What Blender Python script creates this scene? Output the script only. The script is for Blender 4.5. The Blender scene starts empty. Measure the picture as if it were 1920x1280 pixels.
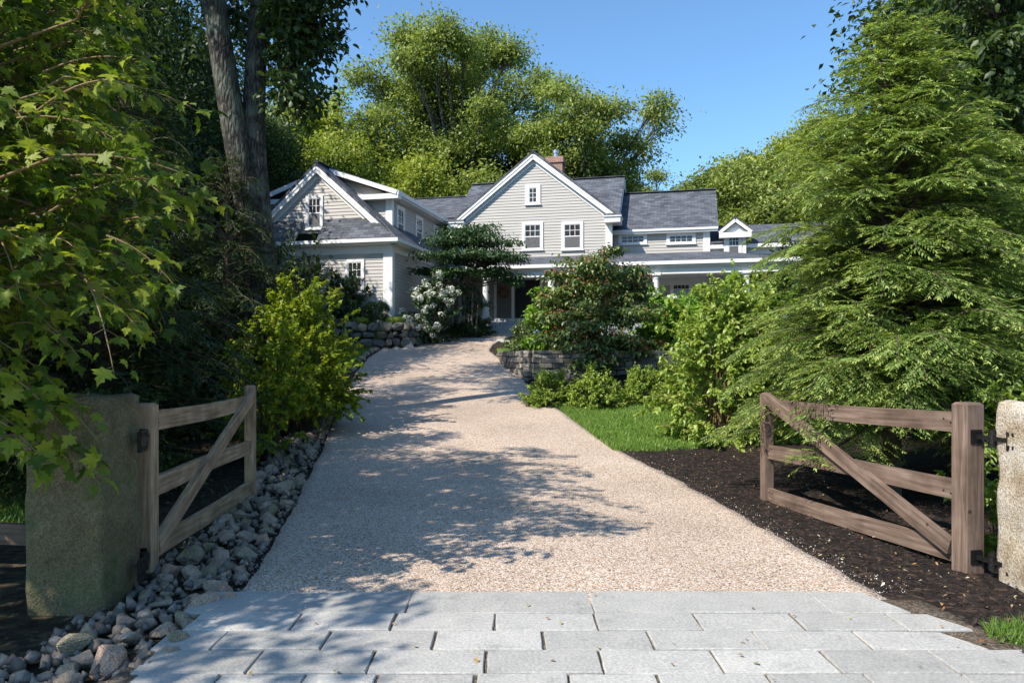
import bpy, bmesh, math, random
import numpy as np
from mathutils import Vector, Matrix

random.seed(7)
RNG = np.random.default_rng(11)
scene = bpy.context.scene
COL = scene.collection

# ------------------------------------------------------------------ camera model (1920 x 1280 survey)
F, HZ, EYE = 1390.0, 670.0, 1.58
def P(px, py, Y):
    return Vector(((px - 960) / F * Y, Y, EYE - (py - HZ) / F * Y))
def X_at(px, Y): return (px - 960) / F * Y
def Z_at(py, Y): return EYE - (py - HZ) / F * Y

# ------------------------------------------------------------------ ground profile
_gy = np.array([-400, 0, 7.5, 9, 11.3, 16, 19.7, 23, 25.5, 28, 30, 31.2, 34, 45, 60, 90, 500.])
_gz = np.array([0, 0, 0, .03, .157, .544, .985, 1.41, 1.76, 2.18, 2.55, 2.74, 2.85, 3.0, 3.5, 4.2, 4.2])
_dy = np.linspace(-10, 100, 2201)
_dz = np.interp(_dy, _gy, _gz)
_k = np.hanning(31); _k /= _k.sum()
_dz = np.convolve(np.pad(_dz, 15, mode='edge'), _k, mode='valid')
def gprof(y): return np.interp(y, _dy, _dz)

def ground_hit(px, py):
    lo, hi = 2.0, 34.0
    for _ in range(50):
        m = (lo + hi) / 2
        if HZ + (EYE - float(gprof(m))) / m * F > py: lo = m
        else: hi = m
    return (X_at(px, lo), lo)

EDGE_L = [ground_hit(*p) for p in [(440, 1122), (490, 1050), (532, 985), (570, 905), (600, 850), (620, 800), (640, 760),
          (655, 720), (668, 697), (692, 668), (728, 647), (780, 634), (842, 626), (900, 620)]]
EDGE_R = [ground_hit(*p) for p in [(1662, 1122), (1530, 1048), (1400, 972), (1280, 905), (1160, 845), (1095, 803), (1040, 762),
          (1003, 735), (982, 712), (958, 690), (938, 673), (918, 658), (926, 645), (965, 626)]]
_ely = np.array([p[1] for p in EDGE_L]); _elx = np.array([p[0] for p in EDGE_L])
_ery = np.array([p[1] for p in EDGE_R]); _erx = np.array([p[0] for p in EDGE_R])

def sstep(a, b, x):
    t = np.clip((np.asarray(x, float) - a) / (b - a), 0, 1)
    return t * t * (3 - 2 * t)

def G(x, y):
    x = np.asarray(x, float); y = np.asarray(y, float)
    z = gprof(y)
    dl = np.interp(y, _ely, _elx) - x
    z = z + .5 * sstep(.7, 2.6, dl) * sstep(19, 23.5, y) * (1 - sstep(26.5, 28, y))
    wl = sstep(26.15, 26.45, y) * (1 - sstep(-3.75, -3.5, x)) * (1 - sstep(30, 33, y))
    z = z * (1 - wl) + np.maximum(z, 2.80) * wl
    wr = sstep(.22, .45, x - (.38 - .19 * (y - 19.7))) * sstep(20.05, 20.35, y)
    z = z * (1 - wr) + np.maximum(z, 1.72) * wr
    z = z + .02 * np.sin(x * 1.3 + y * .7) * sstep(1.0, 3, np.abs(x - .3) - 2.2)
    return z
def g1(x, y): return float(G(x, y))

# ------------------------------------------------------------------ node material helpers
def new_mat(name):
    m = bpy.data.materials.new(name); m.use_nodes = True
    nt = m.node_tree; nt.nodes.clear()
    out = nt.nodes.new('ShaderNodeOutputMaterial')
    return m, nt, out
def N(nt, typ, **kw):
    n = nt.nodes.new(typ)
    for k, v in kw.items():
        if k.startswith('i_'):
            n.inputs[k[2:].replace('_', ' ')].default_value = v
        else: setattr(n, k, v)
    return n
def ramp(nt, stops, interp='LINEAR'):
    r = nt.nodes.new('ShaderNodeValToRGB'); cr = r.color_ramp; cr.interpolation = interp
    while len(cr.elements) < len(stops): cr.elements.new(.5)
    for e, (p, c) in zip(cr.elements, stops):
        e.position = p; e.color = (*c, 1)
    return r
def rgba(c): return (c[0], c[1], c[2], 1)

def simple_mat(name, c0, c1=None, scale=8, rough=.6, bump=0.0, bscale=None, detail=6, spec=.4, metal=0, coord='Object', stretch=None):
    m, nt, out = new_mat(name); L = nt.links.new
    b = N(nt, 'ShaderNodeBsdfPrincipled'); b.inputs['Roughness'].default_value = rough
    b.inputs['Specular IOR Level'].default_value = spec; b.inputs['Metallic'].default_value = metal
    tc = N(nt, 'ShaderNodeTexCoord'); src = tc.outputs[coord]
    if stretch:
        mp = N(nt, 'ShaderNodeMapping'); mp.inputs['Scale'].default_value = stretch; L(src, mp.inputs[0]); src = mp.outputs[0]
    if c1 is None: c1 = tuple(v * .85 for v in c0)
    nz = N(nt, 'ShaderNodeTexNoise'); nz.inputs['Scale'].default_value = scale; nz.inputs['Detail'].default_value = detail; L(src, nz.inputs['Vector'])
    r = ramp(nt, [(.3, c0), (.7, c1)]); L(nz.outputs['Fac'], r.inputs[0]); L(r.outputs[0], b.inputs['Base Color'])
    if bump:
        n2 = N(nt, 'ShaderNodeTexNoise'); n2.inputs['Scale'].default_value = bscale or scale * 4; n2.inputs['Detail'].default_value = 8; L(src, n2.inputs['Vector'])
        bp = N(nt, 'ShaderNodeBump'); bp.inputs['Strength'].default_value = bump; bp.inputs['Distance'].default_value = .02
        L(n2.outputs['Fac'], bp.inputs['Height']); L(bp.outputs[0], b.inputs['Normal'])
    L(b.outputs[0], out.inputs[0])
    return m

def leaf_mat(name, dark, mid, light, trans=.35, rough=.45, spec=.35, tint=(1.25, 1.3, .6), patch=None):
    m, nt, out = new_mat(name); L = nt.links.new
    geo = N(nt, 'ShaderNodeNewGeometry')
    r = ramp(nt, [(0, dark), (.5, mid), (1, light)]); 
    tc = N(nt, 'ShaderNodeTexCoord')
    nz = N(nt, 'ShaderNodeTexNoise'); nz.inputs['Scale'].default_value = patch or .9; nz.inputs['Detail'].default_value = 3; L(tc.outputs['Object'], nz.inputs['Vector'])
    mx = N(nt, 'ShaderNodeMath', operation='MULTIPLY_ADD'); L(nz.outputs['Fac'], mx.inputs[0]); mx.inputs[1].default_value = 1.3; mx.inputs[2].default_value = -.65
    ad = N(nt, 'ShaderNodeMath', operation='ADD'); ad.use_clamp = True; L(geo.outputs['Random Per Island'], ad.inputs[0]); L(mx.outputs[0], ad.inputs[1])
    L(ad.outputs[0], r.inputs[0])
    b = N(nt, 'ShaderNodeBsdfPrincipled'); b.inputs['Roughness'].default_value = rough; b.inputs['Specular IOR Level'].default_value = spec
    L(r.outputs[0], b.inputs['Base Color'])
    t = N(nt, 'ShaderNodeBsdfTranslucent')
    mul = N(nt, 'ShaderNodeMix', data_type='RGBA', blend_type='MULTIPLY'); mul.inputs[0].default_value = 1
    L(r.outputs[0], mul.inputs[6]); mul.inputs[7].default_value = (tint[0], tint[1], tint[2], 1); L(mul.outputs[2], t.inputs[0])
    ms = N(nt, 'ShaderNodeMixShader'); ms.inputs[0].default_value = trans; L(b.outputs[0], ms.inputs[1]); L(t.outputs[0], ms.inputs[2])
    L(ms.outputs[0], out.inputs[0])
    return m

M = {}
M['oak_leaf'] = leaf_mat('oak_leaf', (.12, .165, .04), (.235, .29, .07), (.38, .425, .125), .4)
M['lime_leaf'] = leaf_mat('lime_leaf', (.16, .21, .035), (.29, .34, .055), (.43, .47, .10), .42)
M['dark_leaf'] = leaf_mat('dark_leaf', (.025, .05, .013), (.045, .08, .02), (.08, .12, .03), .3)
M['maple_leaf'] = leaf_mat('maple_leaf', (.05, .095, .012), (.13, .2, .02), (.33, .38, .04), .5, rough=.5, spec=.3, patch=2.2)
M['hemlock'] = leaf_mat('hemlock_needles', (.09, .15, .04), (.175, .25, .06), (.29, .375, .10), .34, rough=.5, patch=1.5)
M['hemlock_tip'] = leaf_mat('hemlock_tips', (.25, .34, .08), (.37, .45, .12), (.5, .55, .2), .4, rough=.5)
M['hemlock_shade'] = leaf_mat('shaded_hemlock_needles', (.02, .042, .014), (.034, .062, .018), (.06, .095, .025), .2, rough=.5, patch=1.5)  # shade on the left hemlocks is put into their needle and tip colours
M['hemlock_shade_tip'] = leaf_mat('shaded_hemlock_tips', (.06, .09, .02), (.09, .13, .03), (.13, .17, .04), .25, rough=.5)
M['viburnum'] = leaf_mat('viburnum_leaf', (.17, .26, .035), (.29, .39, .065), (.44, .52, .14), .4, rough=.4, spec=.5, patch=2)
M['spring_leaf'] = leaf_mat('spring_leaf', (.13, .21, .015), (.26, .34, .025), (.45, .49, .055), .42, patch=2)
M['hyd_leaf'] = leaf_mat('hydrangea_leaf', (.12, .23, .025), (.22, .38, .045), (.34, .49, .08), .4, patch=2)
M['kousa_leaf'] = leaf_mat('dogwood_leaf', (.07, .12, .035), (.14, .2, .055), (.28, .33, .11), .25, rough=.35, spec=.5, patch=1.6)
M['jap_leaf'] = leaf_mat('layered_tree_leaf', (.03, .065, .025), (.05, .10, .036), (.09, .15, .06), .22, rough=.4, patch=1.4)
M['box_leaf'] = leaf_mat('boxwood_leaf', (.02, .05, .01), (.035, .075, .015), (.06, .11, .022), .2)
M['low_leaf'] = leaf_mat('low_shrub_leaf', (.17, .26, .035), (.29, .39, .06), (.42, .5, .11), .38, patch=2.5)
M['grass_blade'] = leaf_mat('grass_blade', (.11, .2, .035), (.17, .28, .05), (.25, .36, .08), .35, patch=3)
M['berry'] = simple_mat('dogwood_berry', (.34, .09, .045), (.22, .065, .035), 20, .5)
M['white_petal'] = leaf_mat('white_petal', (.62, .64, .5), (.74, .75, .64), (.82, .82, .74), .2, tint=(1, 1, .9))
M['blue_petal'] = leaf_mat('blue_petal', (.12, .18, .5), (.2, .28, .62), (.35, .4, .7), .2, tint=(.9, .95, 1.2))
def bark_mat(name, dark, mid, light, lichen, scale):
    m, nt, out = new_mat(name); L = nt.links.new
    tc = N(nt, 'ShaderNodeTexCoord'); mp = N(nt, 'ShaderNodeMapping'); mp.inputs['Scale'].default_value = (scale, scale, scale * .28); L(tc.outputs['Object'], mp.inputs[0])
    n0 = N(nt, 'ShaderNodeTexNoise'); n0.inputs['Scale'].default_value = 1.0; n0.inputs['Detail'].default_value = 4; L(mp.outputs[0], n0.inputs[0])
    mx0 = N(nt, 'ShaderNodeMix', data_type='RGBA'); mx0.inputs[0].default_value = .35; L(mp.outputs[0], mx0.inputs[6]); L(n0.outputs['Color'], mx0.inputs[7])
    v = N(nt, 'ShaderNodeTexVoronoi', feature='DISTANCE_TO_EDGE'); v.inputs['Scale'].default_value = 1.0; L(mx0.outputs[2], v.inputs['Vector'])
    r = ramp(nt, [(0, dark), (.12, mid), (.4, light)]); L(v.outputs['Distance'], r.inputs[0])
    n1 = N(nt, 'ShaderNodeTexNoise'); n1.inputs['Scale'].default_value = 2.6; n1.inputs['Detail'].default_value = 9; n1.inputs['Roughness'].default_value = .7; L(tc.outputs['Object'], n1.inputs[0])
    r1 = ramp(nt, [(.46, (0, 0, 0)), (.62, (.8, .8, .8))]); L(n1.outputs['Fac'], r1.inputs[0])
    mx = N(nt, 'ShaderNodeMix', data_type='RGBA'); L(r1.outputs[0], mx.inputs[0]); L(r.outputs[0], mx.inputs[6]); mx.inputs[7].default_value = rgba(lichen)
    b = N(nt, 'ShaderNodeBsdfPrincipled'); b.inputs['Roughness'].default_value = .92; b.inputs['Specular IOR Level'].default_value = .15; L(mx.outputs[2], b.inputs['Base Color'])
    bp = N(nt, 'ShaderNodeBump'); bp.inputs['Strength'].default_value = 1; bp.inputs['Distance'].default_value = .06; L(v.outputs['Distance'], bp.inputs['Height']); L(bp.outputs[0], b.inputs['Normal'])
    L(b.outputs[0], out.inputs[0]); return m
M['bark'] = bark_mat('grey_bark', (.03, .026, .022), (.09, .08, .07), (.2, .185, .16), (.2, .2, .17), 8)
M['lichen_bark'] = bark_mat('lichen_bark', (.022, .019, .016), (.065, .057, .048), (.12, .108, .09), (.155, .165, .125), 24)
M['twig'] = simple_mat('twig_bark', (.10, .075, .05), (.06, .045, .03), 10, .8)
M['red_twig'] = simple_mat('red_twig', (.27, .12, .06), (.2, .1, .04), 10, .6)
M['tan_twig'] = simple_mat('tan_twig', (.24, .17, .08), (.16, .11, .05), 10, .7)
M['trim'] = simple_mat('white_trim_paint', (.80, .80, .79), (.74, .74, .73), 3, .45)
M['metal_black'] = simple_mat('black_iron', (.012, .012, .013), (.03, .028, .026), 30, .45, .3, 60, metal=.5)
M['flue'] = simple_mat('galvanised_flue', (.5, .5, .5), (.42, .42, .43), 6, .35, metal=.9)
M['door_dark'] = simple_mat('dark_door_paint', (.012, .014, .018), (.016, .018, .022), 4, .35)
M['door_grey'] = simple_mat('grey_door_paint', (.17, .17, .165), (.15, .15, .145), 4, .5)
M['wreath'] = simple_mat('dried_wreath', (.22, .1, .05), (.12, .08, .03), 25, .8)
M['step_stone'] = simple_mat('granite_step', (.42, .43, .44), (.27, .28, .3), 9, .8, .5, 30)
M['brick_floor'] = simple_mat('brick_edge', (.3, .1, .07), (.22, .08, .06), 9, .8)

def siding_mat():
    m, nt, out = new_mat('grey_clapboard_paint'); L = nt.links.new
    tc = N(nt, 'ShaderNodeTexCoord')
    mp = N(nt, 'ShaderNodeMapping'); mp.inputs['Scale'].default_value = (.6, .6, 9); L(tc.outputs['Object'], mp.inputs[0])
    nz = N(nt, 'ShaderNodeTexNoise'); nz.inputs['Scale'].default_value = 1.2; nz.inputs['Detail'].default_value = 5; L(mp.outputs[0], nz.inputs[0])
    r = ramp(nt, [(.3, (.42, .397, .37)), (.7, (.49, .466, .435))]); L(nz.outputs['Fac'], r.inputs[0])
    b = N(nt, 'ShaderNodeBsdfPrincipled'); b.inputs['Roughness'].default_value = .6; L(r.outputs[0], b.inputs['Base Color'])
    L(b.outputs[0], out.inputs[0]); return m
M['siding'] = siding_mat()

def shingle_mat():
    m, nt, out = new_mat('asphalt_shingles'); L = nt.links.new
    uv = N(nt, 'ShaderNodeUVMap')
    br = N(nt, 'ShaderNodeTexBrick'); br.offset = .5; br.inputs['Scale'].default_value = 1
    br.inputs['Brick Width'].default_value = .3; br.inputs['Row Height'].default_value = .14; br.inputs['Mortar Size'].default_value = .006
    br.inputs['Color1'].default_value = (.065, .072, .088, 1); br.inputs['Color2'].default_value = (.145, .155, .18, 1); br.inputs['Mortar'].default_value = (.03, .03, .035, 1)
    br.inputs['Bias'].default_value = -.1
    L(uv.outputs[0], br.inputs['Vector'])
    nz = N(nt, 'ShaderNodeTexNoise'); nz.inputs['Scale'].default_value = 1.3; nz.inputs['Detail'].default_value = 8; L(uv.outputs[0], nz.inputs[0])
    r = ramp(nt, [(.3, (.75, .75, .75)), (.7, (1.2, 1.2, 1.2))]); L(nz.outputs['Fac'], r.inputs[0])
    mx = N(nt, 'ShaderNodeMix', data_type='RGBA', blend_type='MULTIPLY'); mx.inputs[0].default_value = 1; L(br.outputs['Color'], mx.inputs[6]); L(r.outputs[0], mx.inputs[7])
    b = N(nt, 'ShaderNodeBsdfPrincipled'); b.inputs['Roughness'].default_value = .85; b.inputs['Specular IOR Level'].default_value = .3; L(mx.outputs[2], b.inputs['Base Color'])
    bp = N(nt, 'ShaderNodeBump'); bp.inputs['Strength'].default_value = .6; bp.inputs['Distance'].default_value = .02; L(br.outputs['Fac'], bp.inputs['Height']); bp.invert = True
    L(bp.outputs[0], b.inputs['Normal'])
    L(b.outputs[0], out.inputs[0]); return m
M['shingle'] = shingle_mat()

def brick_mat():
    m, nt, out = new_mat('chimney_brick'); L = nt.links.new
    uv = N(nt, 'ShaderNodeUVMap')
    br = N(nt, 'ShaderNodeTexBrick'); br.inputs['Scale'].default_value = 1; br.inputs['Brick Width'].default_value = .21; br.inputs['Row Height'].default_value = .075; br.inputs['Mortar Size'].default_value = .008
    br.inputs['Color1'].default_value = (.36, .15, .09, 1); br.inputs['Color2'].default_value = (.2, .1, .075, 1); br.inputs['Mortar'].default_value = (.4, .36, .32, 1)
    L(uv.outputs[0], br.inputs['Vector'])
    b = N(nt, 'ShaderNodeBsdfPrincipled'); b.inputs['Roughness'].default_value = .85; L(br.outputs['Color'], b.inputs['Base Color'])
    L(b.outputs[0], out.inputs[0]); return m
M['brick'] = brick_mat()

def pane_mat():
    m, nt, out = new_mat('dark_window_glass'); L = nt.links.new
    b = N(nt, 'ShaderNodeBsdfPrincipled'); b.inputs['Base Color'].default_value = (.035, .032, .035, 1); b.inputs['Roughness'].default_value = .04
    b.inputs['Specular IOR Level'].default_value = .5
    tc = N(nt, 'ShaderNodeTexCoord'); nz = N(nt, 'ShaderNodeTexNoise'); nz.inputs['Scale'].default_value = 1.5; L(tc.outputs['Object'], nz.inputs[0])
    bp = N(nt, 'ShaderNodeBump'); bp.inputs['Strength'].default_value = .15; bp.inputs['Distance'].default_value = .02; L(nz.outputs['Fac'], bp.inputs['Height']); L(bp.outputs[0], b.inputs['Normal'])
    L(b.outputs[0], out.inputs[0]); return m
M['pane'] = pane_mat()
M['screen'] = simple_mat('insect_screen', (.10, .10, .105), (.12, .12, .125), 2, .6)

def gravel_mat():
    m, nt, out = new_mat('chip_seal_gravel'); L = nt.links.new
    tc = N(nt, 'ShaderNodeTexCoord')
    v = N(nt, 'ShaderNodeTexVoronoi'); v.inputs['Scale'].default_value = 92; L(tc.outputs['Object'], v.inputs['Vector'])
    sep = N(nt, 'ShaderNodeSeparateColor'); L(v.outputs['Color'], sep.inputs[0])
    r = ramp(nt, [(0, (.12, .10, .09)), (.12, (.40, .29, .21)), (.3, (.58, .46, .37)), (.5, (.66, .55, .46)), (.62, (.56, .37, .22)), (.75, (.74, .65, .57)), (1, (.86, .80, .74))])
    L(sep.outputs[0], r.inputs[0])
    rd = ramp(nt, [(0, (1, 1, 1)), (.55, (1, 1, 1)), (.85, (.35, .33, .32))]); L(v.outputs['Distance'], rd.inputs[0])
    nz = N(nt, 'ShaderNodeTexNoise'); nz.inputs['Scale'].default_value = .55; nz.inputs['Detail'].default_value = 6; L(tc.outputs['Object'], nz.inputs[0])
    rn = ramp(nt, [(.3, (.76, .72, .68)), (.7, (1.0, .97, .935))]); L(nz.outputs['Fac'], rn.inputs[0])
    m1 = N(nt, 'ShaderNodeMix', data_type='RGBA', blend_type='MULTIPLY'); m1.inputs[0].default_value = 1; L(r.outputs[0], m1.inputs[6]); L(rd.outputs[0], m1.inputs[7])
    m2 = N(nt, 'ShaderNodeMix', data_type='RGBA', blend_type='MULTIPLY'); m2.inputs[0].default_value = 1; L(m1.outputs[2], m2.inputs[6]); L(rn.outputs[0], m2.inputs[7])
    b = N(nt, 'ShaderNodeBsdfPrincipled'); b.inputs['Roughness'].default_value = .8; b.inputs['Specular IOR Level'].default_value = .3; L(m2.outputs[2], b.inputs['Base Color'])
    bp = N(nt, 'ShaderNodeBump'); bp.inputs['Strength'].default_value = .55; bp.inputs['Distance'].default_value = .008; bp.invert = True; L(v.outputs['Distance'], bp.inputs['Height']); L(bp.outputs[0], b.inputs['Normal'])
    L(b.outputs[0], out.inputs[0]); return m
M['gravel'] = gravel_mat()

def mulch_mat(name, cols, scale=34):
    m, nt, out = new_mat(name); L = nt.links.new
    tc = N(nt, 'ShaderNodeTexCoord')
    v = N(nt, 'ShaderNodeTexVoronoi'); v.inputs['Scale'].default_value = scale; v.inputs['Randomness'].default_value = 1
    nz = N(nt, 'ShaderNodeTexNoise'); nz.inputs['Scale'].default_value = 9; nz.inputs['Detail'].default_value = 6
    L(tc.outputs['Object'], nz.inputs[0])
    mxv = N(nt, 'ShaderNodeMix', data_type='RGBA'); mxv.inputs[0].default_value = .12; L(tc.outputs['Object'], mxv.inputs[6]); L(nz.outputs['Color'], mxv.inputs[7])
    L(mxv.outputs[2], v.inputs['Vector'])
    sep = N(nt, 'ShaderNodeSeparateColor'); L(v.outputs['Color'], sep.inputs[0])
    r = ramp(nt, cols); L(sep.outputs[0], r.inputs[0])
    b = N(nt, 'ShaderNodeBsdfPrincipled'); b.inputs['Roughness'].default_value = .9; b.inputs['Specular IOR Level'].default_value = .2; L(r.outputs[0], b.inputs['Base Color'])
    bp = N(nt, 'ShaderNodeBump'); bp.inputs['Strength'].default_value = 1; bp.inputs['Distance'].default_value = .03
    ad = N(nt, 'ShaderNodeMath', operation='ADD'); L(sep.outputs[1], ad.inputs[0]); L(nz.outputs['Fac'], ad.inputs[1]); L(ad.outputs[0], bp.inputs['Height']); L(bp.outputs[0], b.inputs['Normal'])
    L(b.outputs[0], out.inputs[0]); return m
M['mulch'] = mulch_mat('dark_bark_mulch', [(0, (.009, .007, .006)), (.5, (.019, .0145, .0125)), (.85, (.034, .024, .02)), (1, (.085, .05, .033))])
M['soil'] = mulch_mat('leaf_litter_soil', [(0, (.016, .013, .009)), (.5, (.032, .026, .017)), (.85, (.05, .045, .025)), (1, (.09, .065, .04))], 20)
M['joint'] = mulch_mat('joint_grit', [(0, (.06, .045, .03)), (.5, (.11, .085, .06)), (1, (.22, .18, .14))], 90)
M['turf'] = mulch_mat('turf', [(0, (.08, .14, .025)), (.5, (.12, .2, .035)), (1, (.17, .25, .055))], 30)

def granite_mat(name, stops, moss=None, speck=55):
    m, nt, out = new_mat(name); L = nt.links.new
    tc = N(nt, 'ShaderNodeTexCoord')
    n1 = N(nt, 'ShaderNodeTexNoise'); n1.inputs['Scale'].default_value = 3.5; n1.inputs['Detail'].default_value = 8; n1.inputs['Roughness'].default_value = .65; L(tc.outputs['Object'], n1.inputs[0])
    r1 = ramp(nt, stops); L(n1.outputs['Fac'], r1.inputs[0])
    n2 = N(nt, 'ShaderNodeTexNoise'); n2.inputs['Scale'].default_value = speck; n2.inputs['Detail'].default_value = 3; L(tc.outputs['Object'], n2.inputs[0])
    r2 = ramp(nt, [(.36, (.62, .62, .62)), (.5, (1, 1, 1)), (.64, (1.28, 1.28, 1.28))]); L(n2.outputs['Fac'], r2.inputs[0])
    mx = N(nt, 'ShaderNodeMix', data_type='RGBA', blend_type='MULTIPLY'); mx.inputs[0].default_value = 1; L(r1.outputs[0], mx.inputs[6]); L(r2.outputs[0], mx.inputs[7])
    col = mx.outputs[2]
    if moss:
        n3 = N(nt, 'ShaderNodeTexNoise'); n3.inputs['Scale'].default_value = 3.4; n3.inputs['Detail'].default_value = 11; n3.inputs['Roughness'].default_value = .72; L(tc.outputs['Object'], n3.inputs[0])
        r3 = ramp(nt, [(.45, (0, 0, 0)), (.62, (1, 1, 1))]); L(n3.outputs['Fac'], r3.inputs[0])
        mm = N(nt, 'ShaderNodeMix', data_type='RGBA'); L(r3.outputs[0], mm.inputs[0]); L(col, mm.inputs[6]); mm.inputs[7].default_value = rgba(moss); col = mm.outputs[2]
    b = N(nt, 'ShaderNodeBsdfPrincipled'); b.inputs['Roughness'].default_value = .85; b.inputs['Specular IOR Level'].default_value = .3; L(col, b.inputs['Base Color'])
    bp = N(nt, 'ShaderNodeBump'); bp.inputs['Strength'].default_value = .7; bp.inputs['Distance'].default_value = .015
    L(n2.outputs['Fac'], bp.inputs['Height']); L(bp.outputs[0], b.inputs['Normal'])
    L(b.outputs[0], out.inputs[0]); return m
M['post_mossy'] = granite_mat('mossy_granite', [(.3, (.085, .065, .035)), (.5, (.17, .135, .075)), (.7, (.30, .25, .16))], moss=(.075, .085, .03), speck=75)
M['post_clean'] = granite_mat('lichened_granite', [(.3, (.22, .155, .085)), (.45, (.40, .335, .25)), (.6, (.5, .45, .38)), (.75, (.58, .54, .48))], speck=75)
def island_granite(name, c0, c1, speck=60, bump=.35):
    m, nt, out = new_mat(name); L = nt.links.new
    tc = N(nt, 'ShaderNodeTexCoord'); geo = N(nt, 'ShaderNodeNewGeometry')
    r0 = ramp(nt, [(0, c0), (1, c1)]); L(geo.outputs['Random Per Island'], r0.inputs[0])
    n1 = N(nt, 'ShaderNodeTexNoise'); n1.inputs['Scale'].default_value = 5; n1.inputs['Detail'].default_value = 8; n1.inputs['Roughness'].default_value = .7; L(tc.outputs['Object'], n1.inputs[0])
    r1 = ramp(nt, [(.28, (.66, .66, .66)), (.42, (.93, .93, .93)), (.55, (1, 1, 1)), (.72, (1.14, 1.12, 1.08))]); L(n1.outputs['Fac'], r1.inputs[0])
    n2 = N(nt, 'ShaderNodeTexNoise'); n2.inputs['Scale'].default_value = speck; n2.inputs['Detail'].default_value = 2; L(tc.outputs['Object'], n2.inputs[0])
    r2 = ramp(nt, [(.35, (.82, .82, .82)), (.55, (1, 1, 1)), (.7, (1.12, 1.12, 1.12))]); L(n2.outputs['Fac'], r2.inputs[0])
    a = N(nt, 'ShaderNodeMix', data_type='RGBA', blend_type='MULTIPLY'); a.inputs[0].default_value = 1; L(r0.outputs[0], a.inputs[6]); L(r1.outputs[0], a.inputs[7])
    c = N(nt, 'ShaderNodeMix', data_type='RGBA', blend_type='MULTIPLY'); c.inputs[0].default_value = 1; L(a.outputs[2], c.inputs[6]); L(r2.outputs[0], c.inputs[7])
    b = N(nt, 'ShaderNodeBsdfPrincipled'); b.inputs['Roughness'].default_value = .75; b.inputs['Specular IOR Level'].default_value = .35; L(c.outputs[2], b.inputs['Base Color'])
    bp = N(nt, 'ShaderNodeBump'); bp.inputs['Strength'].default_value = bump; bp.inputs['Distance'].default_value = .01; L(n2.outputs['Fac'], bp.inputs['Height']); L(bp.outputs[0], b.inputs['Normal'])
    L(b.outputs[0], out.inputs[0]); return m
M['paver'] = island_granite('bluish_granite_pavers', (.36, .348, .325), (.485, .47, .438))
M['fieldstone'] = island_granite('fieldstone', (.10, .105, .10), (.26, .22, .16), 30, .6)
M['ledgestone'] = island_granite('ledgestone', (.16, .15, .13), (.36, .32, .26), 30, .6)
ROCKM = {
 'grey': granite_mat('grey_rock', [(.3, (.27, .205, .15)), (.7, (.48, .385, .30))], speck=30),
 'pinkish': granite_mat('pinkish_rock', [(.3, (.31, .20, .14)), (.7, (.52, .36, .27))], speck=30),
 'greenish': granite_mat('greenish_rock', [(.3, (.19, .165, .11)), (.7, (.35, .30, .2))], speck=30),
 'tan': granite_mat('tan_rock', [(.3, (.24, .19, .13)), (.7, (.4, .335, .25))], speck=30),
}
def wood_mat(name, c0, c1, c2):
    m, nt, out = new_mat(name); L = nt.links.new
    uv = N(nt, 'ShaderNodeUVMap')
    mp = N(nt, 'ShaderNodeMapping'); mp.inputs['Scale'].default_value = (1.2, 20, 1); L(uv.outputs[0], mp.inputs[0])
    nz = N(nt, 'ShaderNodeTexNoise'); nz.inputs['Scale'].default_value = 1.6; nz.inputs['Detail'].default_value = 9; nz.inputs['Distortion'].default_value = .5; L(mp.outputs[0], nz.inputs[0])
    r = ramp(nt, [(.3, c0), (.52, c1), (.72, c2)]); L(nz.outputs['Fac'], r.inputs[0])
    n2 = N(nt, 'ShaderNodeTexNoise'); n2.inputs['Scale'].default_value = 4; n2.inputs['Detail'].default_value = 5; L(uv.outputs[0], n2.inputs[0])
    r2 = ramp(nt, [(.32, (.62, .6, .6)), (.6, (1.05, 1.05, 1.05))]); L(n2.outputs['Fac'], r2.inputs[0])
    v = N(nt, 'ShaderNodeTexVoronoi'); v.inputs['Scale'].default_value = 3.2; L(uv.outputs[0], v.inputs['Vector'])
    rv = ramp(nt, [(.03, (.3, .26, .22)), (.07, (1, 1, 1))]); L(v.outputs['Distance'], rv.inputs[0])
    a = N(nt, 'ShaderNodeMix', data_type='RGBA', blend_type='MULTIPLY'); a.inputs[0].default_value = 1; L(r.outputs[0], a.inputs[6]); L(r2.outputs[0], a.inputs[7])
    c = N(nt, 'ShaderNodeMix', data_type='RGBA', blend_type='MULTIPLY'); c.inputs[0].default_value = 1; L(a.outputs[2], c.inputs[6]); L(rv.outputs[0], c.inputs[7])
    b = N(nt, 'ShaderNodeBsdfPrincipled'); b.inputs['Roughness'].default_value = .8; b.inputs['Specular IOR Level'].default_value = .25; L(c.outputs[2], b.inputs['Base Color'])
    bp = N(nt, 'ShaderNodeBump'); bp.inputs['Strength'].default_value = .5; bp.inputs['Distance'].default_value = .004; L(nz.outputs['Fac'], bp.inputs['Height']); L(bp.outputs[0], b.inputs['Normal'])
    L(b.outputs[0], out.inputs[0]); return m
M['wood_brown'] = wood_mat('weathered_brown_wood', (.10, .066, .048), (.175, .122, .094), (.255, .188, .15))
M['wood_tan'] = wood_mat('weathered_tan_wood', (.26, .16, .09), (.43, .29, .18), (.55, .41, .28))

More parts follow.
